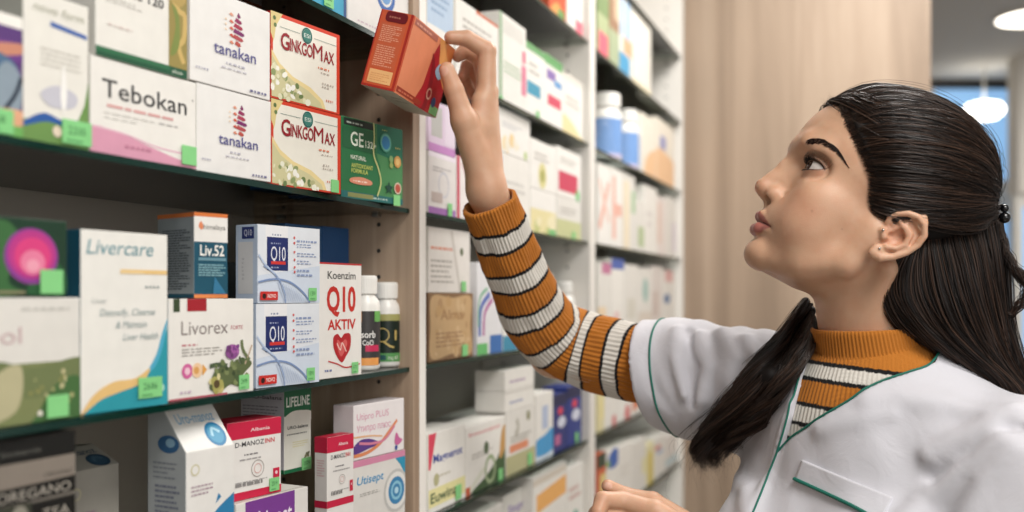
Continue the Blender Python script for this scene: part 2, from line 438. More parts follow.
tz = carton('medicine_carton', 'white carton with bold black name over a pink wave, on the upper near shelf', 'carton', 90, 196, 54, A_, yaw=4, body='#e9e6df', side='#cfccc4', front=[
    ('c', [(0, .0), (0, .27), (.3, .235), (.6, .14), (.85, .07), (1, .09), (1, 0), (.5, 0)], '#d79ab0'), ('s', [(0, .275), (.3, .245), (.6, .17), (.9, .15), (1, .16)], .012, '#e2b7c6'),
    ('t', 'Tebokan', .1, .60, .8, .2, '#2b2c2e', {'b': .006, 'sp': 1.02}), ('t', 'R', .955, .77, .018, .03, '#555555'), ('x', .14, .5, .94, .56, 1, '#d8a3a0', .5), ('x', .62, .43, .95, .47, 1, '#bcbab6', .5),
    ('x', .12, .38, .6, .48, 2, '#d6d3cc', .35), ('x', .3, .1, .7, .16, 1, '#c07f97', .5)], tagat=(.84, .03, .017, .0155), tagtxt=False)
tz2 = carton('medicine_carton', 'white carton with a green bottom band and gold-green end panel, atop the pink-wave carton', 'carton', 95.5, 187, -40, tz, X=-.009, yaw=4, depth=.04, height=.082, body='#e7e4dc', front=[
    ('r', 0, 0, 1, .09, '#23563c'), ('r', .78, .09, 1, 1, '#98884b'), ('s', [(.8, .8), (.9, .66), (.97, .62), (.96, .4), (.9, .3), (.96, .15)], .05, '#c9ac68'), ('c', [(.8, .2), (.86, .5), (.82, .7), (.9, .6), (.9, .3)], '#7c8a45'), ('c', [(.82, .75), (.9, .85), (.99, .8), (.92, .7)], '#b49a58'),
    ('r', 0, .04, .79, .09, '#2e6b48'), ('t', 'Intense 120', .1, .62, .62, .085, '#333334', {'b': .015}), ('x', .12, .3, .55, .34, 1, '#d8c9c2', .5), ('x', .1, .52, .5, .58, 2, '#cfccc4', .4), ('t', 'pluse', .82, .03, .12, .04, '#d9e4d2')])
def tanak(z, xl, xr, yt, lab, **k):
    ov = []
    for i, (a, b, c) in enumerate([(0, .03, '#7d2d5e'), (-.03, .045, '#93305c'), (-.045, .055, '#a8354f'), (-.05, .075, '#7b2c66'), (-.055, .06, '#b24a4f'), (-.03, .03, '#b84f45')]):
        vv = .82-i*.062
        ov.append(('p', [(.56+a, vv), (.56+a+.02, vv+.045), (.56+b+.01, vv+.02), (.56+b+.02, vv-.005), (.56+b-.01, vv-.02)], c))
    ov += [('p', [(.46, .82-i*.075), (.49, .84-i*.075), (.52, .81-i*.075), (.49, .80-i*.075)], c) for i, c in enumerate(['#dc9a80', '#d4694f', '#cf5f4a', '#c8513f', '#d98a6f'])]
    ov += [('p', [(.40, .75-i*.055), (.42, .765-i*.055), (.43, .74-i*.055)], '#eccfae') for i in range(3)]
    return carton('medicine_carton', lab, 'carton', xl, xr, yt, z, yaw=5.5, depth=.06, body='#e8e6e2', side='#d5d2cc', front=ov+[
        ('t', 'tanakan', .27, .36, .53, .13, '#51508a', {'b': .004}), ('x', .42, .27, .68, .31, 1, '#b9b7c3', .5), ('x', .36, .22, .72, .25, 1, '#c9c7cf', .5), ('x', .06, .14, .22, .17, 1, '#8f8fa8', .6), ('x', .72, .04, .95, .075, 1, '#6f6f92', .7)], **k)
t1 = tanak(A_, 196.5, 271, 82, 'lower white carton with a striped pink diamond logo, on the upper near shelf')
tanak(t1, 190, 270, -1, 'upper white carton with a striped pink diamond logo, atop its twin', height=.0815)
def ginkgo(z, xl, xr, yt, lab, **k):
    rn = random.Random(4)
    fr = [('r', 0, 0, 1, 1, '#d4432c'), ('p', [(.02, .02), (.95, .02), (.95, .955), (.02, .955)], '#ebe7da'),
          ('p', [(0, .55), (.0, 1), (.16, 1), (.07, .84), (.05, .7)], '#dcc98c'), ('p', [(0, .42), (0, .75), (.03, .68), (.03, .5)], '#d0402b'), ('e', .05, .93, .02, '#5d7346'), ('e', .06, .85, .02, '#6b8050')]
    fr += [('p', [(.01, .02), (.01, .56), (.12, .42), (.3, .31), (.55, .24), (.74, .12), (.78, .02)], '#e6d299'),
           ('p', [(.01, .02), (.01, .50), (.12, .36), (.3, .26), (.52, .19), (.7, .09), (.73, .02)], '#cdc79b'),
           ('blob', .02, .02, .72, .48, 70, .035, ['#e9e8d4', '#f1efe3', '#f3f1e8', '#dfdcba', '#8d9a68', '#b2b183', '#6d8050'], lambda u, v: v < .44-.62*u+.02*u*u),
           ('r', .12, .845, .40, .85, '#78918a'), ('r', .6, .845, .95, .85, '#78918a'), ('o', .5, .85, .075, .18, '#2d6a63'), ('e', .5, .85, .06, '#3f7d72'), ('t', 'ESI', .455, .825, .09, .05, '#e6ece4'),
           ('t', 'G', .13, .60, .12, .2, '#97232c', {'b': .018}), ('t', 'INKGO', .255, .605, .325, .155, '#97232c', {'b': .015, 'sp': .95}), ('t', 'M', .585, .60, .14, .2, '#97232c'), ('t', 'AX', .745, .60, .16, .15, '#97232c', {'b': .015}),
           ('x', .66, .50, .90, .535, 1, '#e08a6f', .6), ('x', .7, .45, .9, .475, 1, '#b5aaa0', .5), ('x', .72, .28, .9, .36, 2, '#bdb4aa', .5), ('x', .78, .12, .9, .16, 1, '#cf6a55', .6)]
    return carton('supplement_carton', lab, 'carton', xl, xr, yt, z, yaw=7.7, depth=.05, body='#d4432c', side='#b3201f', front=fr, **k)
g1 = ginkgo(A_, 271, 340.5, 98, 'lower red-edged carton with dark red name and daisies', tagat=(.84, .01, .0125, .013), tagtxt=False)
ginkgo(g1, 270.5, 339.5, 10, 'upper red-edged carton with dark red name and daisies, atop its twin')
carton('medicine_carton', 'pale carton with an orange strip, standing behind the red-edged daisy cartons', 'carton', 222, 262, -8, A_, X=-.115, yaw=6, depth=.05, body='#c5beb4', front=[('r', 0, .86, 1, .9, '#c77a50'), ('t', 'Alli', .55, .91, .3, .05, '#b5683f', {'b': .015})])
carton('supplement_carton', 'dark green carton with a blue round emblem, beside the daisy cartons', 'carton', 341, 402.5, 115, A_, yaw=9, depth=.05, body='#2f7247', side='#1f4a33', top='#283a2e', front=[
    ('p', [(.55, 0), (1, 0), (1, 1), (.55, 1), (.54, .8), (.56, .6), (.62, .45), (.6, .25)], '#4a8552'), ('p', [(.56, .62), (1, .55), (1, 1), (.56, 1)], '#1f6b50'), ('p', [(.0, .0), (1, .0), (1, .08), (0, .09)], '#2b6a68'), ('r', .1, .02, .5, .075, '#8a8d5a'), ('x', .5, .03, .85, .065, 1, '#b9cfc4', .6),
    ('r', .04, .9, .52, .985, '#25302b'), ('x', .08, .925, .5, .96, 1, '#a7b1a5', .6), ('p', [(.02, .62), (.53, .6), (.52, .88), (.02, .88)], '#2a6240'),
    ('t', 'GE', .14, .66, .2, .18, '#e6eedd', {'b': .01}), ('t', '132+', .37, .665, .17, .09, '#dfe8d6', {'b': .02}), ('t', 'NATURAL', .14, .49, .24, .055, '#e5ecd9', {'b': .015}),
    ('t', 'ANTIOXIDANT', .15, .39, .34, .055, '#c5cf6d', {'b': .015}), ('t', 'FORMULA', .15, .325, .26, .055, '#c5cf6d', {'b': .015}), ('c', [(.14, .25), (.3, .28), (.46, .25), (.46, .2), (.3, .185), (.14, .2)], '#d98f72'), ('x', .18, .215, .43, .245, 1, '#f0dccd', .6),
    ('s', [(.5, 1), (.51, .8), (.5, .6), (.58, .42), (.62, .25), (.56, .07)], .018, '#cfd08c'),
    ('e', .7, .78, .095, '#4f9a80'), ('e', .7, .78, .07, '#2f7fb0'), ('o', .7, .78, .085, .2, '#67ae9b'), ('x', .64, .93, .78, .95, 1, '#b7c46b', .6), ('e', .9, .56, .06, '#cf9a55'), ('e', .9, .56, .035, '#e0bb76'), ('e', .79, .58, .035, '#7fa067'), ('x', .86, .73, .98, .76, 1, '#c3b263', .6), ('e', .79, .5, .03, '#90a45f'),
    ('p', [(.68, .22), (.73, .23), (.75, .29), (.77, .23), (.82, .22), (.78, .18), (.8, .12), (.75, .16), (.7, .12), (.72, .18)], '#1c4638'), ('o', .9, .21, .06, .25, '#d9c7b0'), ('e', .9, .21, .045, '#b5523f')], tagat=(.83, -.02, .0125, .0125), tagtxt=False)
# ---------- shelf above (only the lower edges show)
carton('supplement_carton', 'blue and cyan carton on the top near shelf, its foot above the red-edged cartons', 'carton', 262, 346, -60, T_, yaw=2, depth=.06, height=.1, body='#6f9fc8', side='#456f99', front=[('p', [(0, 0), (.55, 0), (.8, .15), (0, .3)], '#3d7fb4'), ('p', [(.5, 0), (1, 0), (1, .25), (.7, .18)], '#3aa0c0'), ('r', .965, 0, 1, 1, '#2a4f82')], tagat=(.7, .02, .018, .016))
carton('medicine_carton', 'large white carton with a blue looped emblem, last on the top near shelf', 'carton', 347.5, 416, -60, T_, yaw=3, depth=.06, height=.1, body='#e3e1dc', front=[('x', .15, .06, .6, .1, 1, '#c9b3bd', .4), ('o', .6, .52, .16, .3, '#3766ab'), ('e', .6, .52, .09, '#6f9fd0')])
carton('supplement_carton', 'brown carton lying above the empty stretch of the top near shelf', 'carton', 120, 252, -60, T_, X=-.05, yaw=0, depth=.1, height=.06, body='#6d5a4a', side='#5c4a3c', front=[('r', 0, 0, 1, .2, '#8a7058')])

# ---------- nearest unit, middle shelf
z = carton('supplement_carton', 'pale carton with a hazy green landscape, under the dark one with the pink flower', 'carton', -46, 80, 298, B_, yaw=3, depth=.06, body='#dedbd4', front=[
    ('r', 0, 0, 1, .48, '#7b8356'), ('c', [(.3, .5), (.6, .44), (1, .5), (1, .3), (.7, .2), (.3, .25)], '#6f7a50'), ('c', [(.62, .05), (.8, .3), (1, .33), (1, 0), (.6, 0)], '#456a3c'), ('c', [(.05, .02), (.3, .4), (.5, .45), (.45, .1)], '#b6b08c'), ('blob', .55, .1, .95, .4, 14, .02, ['#a8a874', '#8f8d56', '#c1b98d']),
    ('t', 'Hepanol', -.3, .64, .8, .14, '#c9b0b0'), ('x', .5, .9, .95, .95, 1, '#c9c7c0', .5), ('e', .65, .07, .02, '#e4dfd2')], tagat=(.7, .02, .0185, .0155), tagtxt=False)
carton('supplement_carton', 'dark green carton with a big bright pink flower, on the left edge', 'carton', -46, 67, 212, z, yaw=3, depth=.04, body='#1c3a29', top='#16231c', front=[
    ('c', [(0, 0), (0, .5), (.35, .95), (.55, .75), (.45, .2), (.6, .05)], '#3c6a3d'), ('c', [(.62, .1), (.75, .55), (.97, .35), (.97, .02), (.7, .02)], '#2a5b36'),
    ('e', .66, .52, .25, '#8b3f8f', .36), ('e', .665, .54, .22, '#b93a86', .31), ('e', .67, .52, .17, '#d8427f', .24), ('e', .67, .44, .115, '#e57fa0', .16), ('e', .67, .40, .06, '#ecA0b4'.lower(), .08), ('r', .1, .04, .6, .075, '#8b8668')], tagat=(.73, .04, .019, .0165), tagtxt=False)
carton('supplement_carton', 'tall white carton with teal and yellow waves at its foot', 'carton', 80.5, 167.5, 229, B_, yaw=6, depth=.04, body='#e8e6df', side='#1d5469', front=[
    ('p', [(0, 0), (1, 0), (1, .46), (.93, .34), (.82, .24), (.7, .19), (.5, .15), (.25, .11), (.05, .03)], '#2c97a5'), ('c', [(1, .5), (.94, .34), (.85, .23), (.75, .2), (.86, .3), (.93, .42)], '#4fa9c6'),
    ('c', [(.0, .0), (.14, .1), (.35, .16), (.6, .17), (.78, .22), (.68, .14), (.42, .10), (.22, .07), (.05, .01)], '#e3bd7c'),
    ('t', 'Livercare', .06, .87, .76, .085, '#5b909b', {'sh': .2}), ('r', .43, .765, .99, .79, '#e6c384'), ('r', .43, .765, .7, .78, '#edd09a'), ('x', .72, .685, .9, .705, 1, '#8a9494', .6),
    ('t', 'Liver', .12, .60, .16, .03, '#b4b9b6'), ('t', 'Detoxify, Cleanse', .2, .53, .64, .04, '#8fa0a0', {'sh': .2}), ('t', '& Maintain', .38, .46, .36, .04, '#8fa0a0', {'sh': .2}), ('t', 'Liver Health', .46, .39, .42, .04, '#8fa0a0', {'sh': .2}), ('e', .92, .1, .035, '#a9d9c4')], tagat=(.63, .05, .024, .016))
z = carton('medicine_carton', 'white square carton with a purple thistle picture and dark red tab', 'carton', 168.5, 253.5, 299, B_, yaw=5, depth=.05, body='#eae7e0', front=[
    ('r', .05, .87, .12, 1, '#3a4a30'), ('r', .2, .875, .42, 1, '#a3242e'), ('t', 'Livorex', .135, .64, .54, .145, '#8e8480', {'b': .0}), ('t', 'FORTE', .71, .675, .15, .045, '#b8606c'), ('x', .14, .53, .42, .555, 1, '#c46a76', .6), ('x', .14, .43, .62, .52, 3, '#a7a29c', .4),
    ('e', .2, .28, .06, '#d0649b'), ('e', .2, .28, .03, '#efc7d4'), ('e', .31, .28, .06, '#ecc8a0'), ('e', .3, .28, .03, '#d9a15c'), ('p', [(.37, .34), (.42, .28), (.37, .22)], '#e0a24f'), ('x', .12, .06, .32, .1, 1, '#c8b4c4', .6), ('r', 0, .0, .66, .02, '#b75a68'),
    ('c', [(.45, .08), (.5, .24), (.6, .3), (.68, .28), (.78, .36), (.83, .3), (.88, .36), (.97, .3), (.85, .18), (.84, .06), (.7, .1), (.58, .04)], '#5e6a45'), ('s', [(.84, .56), (.86, .45), (.94, .34)], .03, '#6a7650'), ('s', [(.97, .5), (.93, .4), (.88, .3)], .015, '#b9a38c'), ('s', [(.45, .31), (.55, .32), (.66, .3)], .035, '#4c5b41'),
    ('blob', .5, .06, .92, .36, 26, .03, ['#3f4d33', '#6d7a50', '#4f5f3f', '#7f8a5c']), ('blob', .47, .04, .6, .2, 9, .04, ['#c4b878', '#d8cf9c', '#a9a45e']), ('e', .53, .12, .035, '#5a4a30'), ('e', .72, .44, .085, '#8a4f8c', .075), ('e', .72, .47, .07, '#a361a0', .05), ('blob', .65, .4, .79, .5, 14, .02, ['#7d3f86', '#b06fae', '#6a3a6c'])],
    tagat=(.8, .03, .0135, .013))
carton('supplement_carton', 'slim white and deep teal carton with orange edges, on the thistle carton', 'carton', 194, 227.5, 212, z, X=-.014, yaw=19, depth=.056, body='#1e5266', side='#9aa2a6', top='#c9774a', front=[
    ('r', 0, .66, 1, 1, '#ebe8e2'), ('r', 0, .955, 1, 1, '#d9793f'), ('r', 0, 0, 1, .045, '#dc854e'), ('p', [(.0, .045), (.62, .045), (.62, .2), (.99, .045), (1, .045), (1, .3), (.6, .2), (.6, .05)], '#1e5266'), ('c', [(.13, .84), (.2, .9), (.27, .84), (.22, .8)], '#e08b63'), ('t', 'himalaya', .27, .81, .66, .06, '#8c8984', {'b': .01}),
    ('t', 'Liv.52', .17, .5, .72, .13, '#f1efe8', {'b': .02}), ('r', .12, .44, .95, .475, '#6b93a0'), ('x', .12, .26, .95, .41, 5, '#7fa8b0', .6), ('p', [(.55, .05), (.95, .05), (.6, .25)], '#37779a')],
    left=[('r', 0, 0, 1, .05, '#1e5266'), ('r', 0, .95, 1, 1, '#d9793f'), ('x', .15, .1, .92, .82, 24, '#5e676d', .55)])
def q10(z, xl, xr, yt, lab, **k):
    fr = [('r', 0, 0, 1, 1, '#cfd9e6'), ('p', [(.0, .35), (1, .5), (1, 1), (0, 1)], '#dfe3e8'), ('r', .12, .8, .47, 1, '#e9e9ea'), ('x', .22, .87, .4, .9, 1, '#8f98ac', .7)]
    fr += [('r', .14, .42, .47, .85, '#232f66'), ('t', 'Q10', .2, .55, .23, .19, '#e6e8f0', {'b': .0}), ('x', .2, .76, .42, .79, 1, '#9aa3c2', .6), ('r', .2, .5, .43, .54, '#cf3a35'), ('x', .2, .45, .42, .48, 1, '#9aa3c2', .6)]
    for i, v in enumerate((.86, .79, .67, .57, .47, .41)): fr += [('e', .57, v, .015, '#d0605c'), ('x', .61, v-.055, .95, v+.012, 2 if i in (1, 2, 3) else 1, '#8d9cbe', .38)]
    fr += [('s', [(0, .27), (.25, .31), (.5, .27), (.72, .13), (.82, .0)], .02, '#7c92ba'), ('s', [(.08, .48), (.28, .35), (.4, .15), (.42, .0)], .018, '#8ba0c4'), ('s', [(.0, .62), (.1, .5), (.25, .38)], .02, '#b6c6de')]
    for i in range(12):
        t = i/11; fr.append(('s', [(.3+.04*i, .28-.01*i-.12*t*t), (.4+.035*i, .02)], .008, '#b5c3da'))
    fr += [('r', .02, .04, .29, .15, '#c9332e'), ('e', .08, .09, .03, '#33201e'), ('t', 'NOVO', .13, .07, .13, .05, '#f3dcd8', {'b': .015})]
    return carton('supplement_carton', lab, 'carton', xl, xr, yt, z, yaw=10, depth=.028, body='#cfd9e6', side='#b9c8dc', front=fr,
                  left=[('r', .12, .12, .8, .78, '#d3d3d4'), ('r', .3, .82, .85, .97, '#2a366c'), ('t', 'Q10', .4, .86, .35, .08, '#d9dcea'), ('x', .3, .3, .4, .6, 6, '#9c9ca4')], **k)
z = q10(B_, 256, 319, 304, 'lower pale blue carton with a navy square and DNA curve', tagat=(.78, .03, .0115, .0125))
q10(z, 257.5, 319.5, 224, 'upper pale blue carton with a navy square and DNA curve, atop its twin', tagat=(.8, .03, .0115, .0125))
carton('supplement_carton', 'white carton with large red lettering and a red heart', 'carton', 319, 361.5, 262, B_, X=-.006, yaw=5, depth=.045, body='#ece9e3', front=[
    ('r', 0, .985, 1, 1, '#c33a3a'), ('t', 'Koenzim', .19, .86, .66, .07, '#454644', {'b': .01}), ('t', 'Q10', .17, .58, .68, .22, '#c8332b', {'b': .03}), ('t', 'AKTIV', .19, .42, .66, .09, '#c8332b', {'b': .025}),
    ('c', [(.5, .13), (.34, .24), (.32, .35), (.42, .38), (.5, .345), (.58, .38), (.72, .37), (.72, .26), (.62, .18)], '#b52a30'), ('c', [(.5, .18), (.4, .28), (.42, .33), (.5, .3), (.6, .33), (.64, .28)], '#d4605e'), ('s', [(.4, .3), (.48, .24), (.52, .3), (.62, .22)], .02, '#efc6bc'),
    ('s', [(.2, .15), (.4, .12), (.62, .08), (.95, .1)], .018, '#c33a3a'), ('x', .12, .06, .34, .085, 1, '#5568a0', .7)], tagat=(.74, .02, .012, .012))
carton('supplement_carton', 'dark blue carton half hidden behind the pale blue twins', 'carton', 285, 322, 223, B_, X=-.085, yaw=6, depth=.05, body='#2c5a88', front=[('e', .6, .7, .2, '#335a86'), ('r', .1, .2, .5, .5, '#2f6a8c')])
carton('supplement_carton', 'dark blue carton standing behind the white one with red lettering', 'carton', 322.5, 349, 226, B_, X=-.085, yaw=6, depth=.05, body='#28568a', front=[('c', [(.2, .3), (.5, .6), (.9, .5), (.7, .3)], '#2e5a8b')])
carton('medicine_carton', 'dark small carton in the gap behind the thistle carton', 'carton', 226, 248, 262, B_, X=-.07, yaw=4, depth=.04, body='#1f2c30', front=[('r', 0, .3, 1, .55, '#c9c2b0')])

# ---------- pill bottles
M_PLAST = mat('bottle_plastic', '#e8e6e0', .35, .5)
def bottle(label, xc, X, base, r, h, lab_c, deco, capr=.8, yawd=0):
    p = px2w(xc, 300, X); root = bpy.data.objects.new('pill_bottle', None); COL.objects.link(root)
    root.location = (X, p.y, base+.0005); tag(root, label, 'bottle')
    hb = h*.78
    k = MB(); k.lathe([(r*.9, 0), (r, .003), (r, hb*.86), (r*.93, hb*.94), (r*capr*.86, hb), (r*capr*.86, hb+.003)], M_PLAST, 40); k.build('body', root)
    cr = r*capr
    k = MB(); n = 60; vs = []; fs = []
    prof = [(cr, hb+.003), (cr, h-.004), (cr*.96, h-.001), (cr*.85, h)]
    for rr, z in prof:
        for i in range(n): q = rr*(1+(.012 if i % 2 else 0)); vs.append((q*math.cos(2*math.pi*i/n), q*math.sin(2*math.pi*i/n), z))
    for j in range(3):
        for i in range(n): fs.append([j*n+i, j*n+(i+1) % n, (j+1)*n+(i+1) % n, (j+1)*n+i])
    fs += [[3*n+i for i in range(n)], [i for i in range(n)][::-1]]
    k.add(vs, fs, M_PLAST); k.build('cap', root)
    # wrapped label: cylindrical strip facing the camera
    q = CAM-root.location; fa = math.atan2(q.y, q.x)+math.radians(yawd)
    k = MB(); rnd = random.Random(3)
    class CF:
        k = 0; ux = Vector((r*2.6, 0, 0)); vy = Vector((0, 0, hb*.72)); n = Vector((0, 0, 0))
        def pt(s, u, v):
            rr = r+.0002+.00005*s.k; a = fa+(u-.5)*2.6; return Vector((rr*math.cos(a), rr*math.sin(a), hb*.08+v*hb*.72))
    cf = CF()
    base_fs = []; vs = []
    for i in range(41):
        for v in (0, 1): vs.append(cf.pt(i/40*2.4-.7, v))
    k.add(vs, [[2*i, 2*i+2, 2*i+3, 2*i+1] for i in range(40)], ink(lab_c), True)
    # split wide rectangles so they bend with the wall
    def fine(cmds):
        out = []
        for c in cmds:
            if c[0] == 'r':
                n = max(1, int((c[3]-c[1])/.05))
                out.append(('R', c, n))
            else: out.append(c)
        return out
    for c in fine(deco):
        if c[0] == 'R':
            _, c, n = c; cf.k += 1; u0, v0, u1, v1, col = c[1:6]
            vs = [cf.pt(u0+(u1-u0)*i/n, v) for i in range(n+1) for v in (v0, v1)]
            k.add(vs, [[2*i, 2*i+2, 2*i+3, 2*i+1] for i in range(n)], ink(col))
        else: put(k, cf, [c], rnd)
    k.build('label', root)
    return root
bottle('white pill bottle with a dark label and orange corner, next to the red-lettered carton', 365.5, -.032, B_, .0168, .109, '#3e3c3c', [
    ('r', .14, .8, .4, 1, '#e09a55'), ('t', 'absorb', .18, .5, .6, .13, '#e8e6e2', {'b': .02}), ('t', 'CoQ', .42, .36, .3, .1, '#e8e6e2', {'b': .02}), ('r', .5, .24, .9, .36, '#c8335a'), ('r', 0, -.02, .9, .12, '#e8a058'), ('r', .05, .16, .3, .2, '#a8a39c'), ('r', .75, .8, 1, 1, '#6fae5c')], yawd=0)
bottle('white pill bottle with a black and gold label, last on the middle near shelf', 386, -.034, B_, .0175, .102, '#1d2a22', [
    ('r', 0, .86, 1, 1, '#a9a668'), ('r', 0, 0, 1, .18, '#5d9a5a'), ('o', .4, .56, .19, .14, '#c9b069'), ('s', [(.45, .42), (.6, .33), (.72, .3)], .05, '#c9b069'), ('r', .74, .45, .8, .66, '#c9b069'), ('r', .3, .04, .5, .14, '#2e5a5c'), ('t', 'mg 60', .56, .05, .28, .08, '#dfe8d4')], capr=.86)
# green tab leaning on the second bottle
# ---------- nearest unit, lower shelf
z = carton('tea_carton', 'black and grey tea carton with spaced white capitals, lower left corner', 'tea carton', -60, 75, 418, C_, yaw=3, depth=.05, extra=.113, body='#6f6a62', side='#1a1a19', top='#161615', front=[
    ('r', 0, .78, 1, 1, '#141513'), ('t', 'botanic', .42, .85, .3, .05, '#62625c'), ('r', 0, .56, 1, .78, '#837a70'), ('t', 'ORGANIC', .74, .60, .24, .045, '#3a3632'), ('p', [(0, .4), (1, .42), (1, .57), (0, .54)], '#161614'), ('t', 'OREGANO', .38, .435, .58, .095, '#a8a297', {'b': .0}),
    ('r', .64, .14, 1, .385, '#151513'), ('t', 'TEA', .73, .21, .22, .1, '#a8a297'), ('r', 0, .0, .64, .4, '#3b3d33'), ('e', .55, .3, .06, '#8a877b'), ('c', [(.1, .1), (.4, .3), (.6, .1), (.4, .02)], '#4d5142')])
M_STAND = M_DARK
gz = dict(shape='gable', width=None)
def manoz(lab, xl, xr, yt, z, X, dark, yaw, depth, **k):
    b = '#b5b0a6' if dark else '#e8e6e1'; bl = '#2d4a60' if dark else '#2f7fae'  # dark picks dimmer colours, painting shade onto the rear carton
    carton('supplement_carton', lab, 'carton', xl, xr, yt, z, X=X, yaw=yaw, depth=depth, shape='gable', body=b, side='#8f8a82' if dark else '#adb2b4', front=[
        ('p', [(0, 0), (1, 0), (1, .42), (.8, .36), (.55, .28), (.3, .1), (0, .3)], bl), ('p', [(0, .3), (.3, .1), (.2, 0), (0, 0)], '#3f9ab8' if not dark else bl), ('s', [(.1, .0), (.6, .3), (.95, .45)], .12, b), ('p', [(.6, .33), (.72, .4), (.66, .45)], bl), ('e', .18, .78, .09, '#cfc9a8'), ('e', .18, .78, .065, b), ('x', .1, .48, .6, .62, 3, '#a88f9c', .4), ('x', .4, .06, .9, .2, 3, '#9cc0dc', .35)],
        topp=[('t', 'Uro-manoz', .12, .6, .76, .24, bl if dark else '#7fb0d0', {'b': .01}), ('e', .74, .29, .2, bl, .27), ('e', .74, .29, .15, '#4f9cc0' if not dark else '#3a5a72', .21), ('s', [(.66, .25), (.72, .42), (.84, .32)], .05, '#a9d4e4' if not dark else '#56758a')],
        left=[('e', .55, .72, .28, '#3a6590', .07), ('e', .6, .73, .12, '#8fb4cc', .035), ('x', .15, .45, .8, .6, 4, '#8a8f96', .4), ('x', .2, .1, .85, .42, 8, '#7a7f90', .45)], **k)
manoz('white peaked carton with a blue swirl badge and grey printed side', 186, 234, 404, C_, -.012, False, 8, .045, kink=453, extra=.078)
manoz('peaked carton with a blue badge beside the tea carton, coloured dim as if in shadow', 66, 119, 455, C_, -.09, True, 2, .05, kink=474, extra=.05)
def dman(lab, xl, xr, yt, z, dp=.035, **k):
    return carton('medicine_carton', lab, 'carton', xl, xr, yt, z, depth=dp, body='#eae7e2', side='#d9d4d0', top='#b81f3a', front=[
        ('r', 0, .78, 1, 1, '#cb2547'), ('r', 0, 0, 1, .1, '#cb2547'), ('t', 'Albania', .42, .86, .36, .045, '#f3d9db', {'b': .015}), ('t', 'D-MANOZ', .14, .68, .53, .065, '#4b4b4d', {'b': .01}), ('t', 'INN', .69, .68, .18, .065, '#d04a50', {'b': .015}), ('x', .3, .56, .75, .59, 1, '#7f7c7c', .6), ('x', .22, .5, .85, .53, 1, '#a5a1a0', .6),
        ('o', .55, .37, .12, .1, '#a79f9a'), ('o', .55, .37, .07, .15, '#d8a9a4'), ('x', .14, .17, .8, .22, 1, '#8d8a88', .9), ('x', .14, .22, .8, .24, 1, '#8d8a88', .4), ('r', .84, .17, .96, .33, '#cb2547'), ('e', .9, .27, .025, '#f0d0d4')],
        left=[('r', 0, .78, 1, 1, '#b5203e'), ('r', 0, 0, 1, .1, '#b5203e'), ('x', .2, .45, .85, .7, 7, '#cfa5ab', .4)], **k)
zu = carton('medicine_carton', 'carton with a purple panel and white lettering, under the wider red-topped carton', 'carton', 236, 308, 505, C_, X=-.012, yaw=8, depth=.05, body='#e5e2dc', top='#ddd9d2', front=[
    ('p', [(.12, 0), (.8, 0), (.8, 1), (.12, 1)], '#7c3f93'), ('t', 'Utipost', .2, .70, .56, .19, '#efe6f0', {'b': .01})])
dman('wider of the two red-topped white cartons, on the purple one', 227, 281, 424, zu, X=-.022, yaw=12, tagat=(.76, .03, .0125, .0125))
carton('medicine_carton', 'tall white carton with a dark green head panel, between the two red-topped cartons', 'carton', 284, 311, 390, zu, X=-.055, yaw=8, depth=.06, body='#e3e1d6', side='#b9b4ba', top='#2b5a40', front=[
    ('r', 0, .68, 1, 1, '#226a45'), ('c', [(0, .66), (.3, .73), (.7, .73), (1, .7), (1, .6), (0, .6)], '#e3e1d6'), ('t', 'LIFELINE', .08, .79, .86, .12, '#e9efe6', {'b': .02}), ('r', 0, 0, 1, .045, '#226a45'), ('t', 'URO-balans', .12, .52, .75, .04, '#3f3f40', {'b': .015}), ('x', .1, .45, .9, .48, 1, '#8a8a84', .5), ('x', .3, .3, .9, .38, 3, '#d8cf9c', .35), ('blob', .7, .1, 1, .2, 8, .05, ['#8a8564', '#6a6a52'])],
    left=[('t', 'URO-balans', .05, .88, .9, .045, '#4a464a', {'b': .015}), ('x', .05, .55, .9, .82, 7, '#8a858c', .4), ('r', 0, 0, 1, .05, '#226a45')], tagat=(.62, .0, .0155, .013))
dman('slimmer of the two red-topped white cartons, in the low near shelf', 327, 353.5, 438, C_, X=-.012, yaw=10, extra=.058, dp=.017)
zt = carton('medicine_carton', 'white carton with pink top strip and round blue emblem, under the ribbon carton', 'carton', 353, 405, 462, C_, X=-.014, yaw=8, depth=.05, body='#dfdcd6', top='#d489a6', front=[
    ('r', 0, .9, 1, 1, '#d489a6'), ('p', [(.8, .9), (1, .9), (1, .6), (.9, .78)], '#2f93b5'), ('t', 'Utisept', .07, .62, .5, .13, '#3d93c4', {'b': .01, 'sh': .15}), ('e', .82, .38, .25, '#c3c2be'), ('e', .82, .38, .215, '#e5e3de'), ('e', .82, .38, .16, '#3f84b2'), ('o', .82, .38, .11, .3, '#8fc6dc'), ('e', .82, .38, .04, '#b8dcea'), ('x', .12, .44, .52, .5, 2, '#a5a29c', .4)], extra=.025)
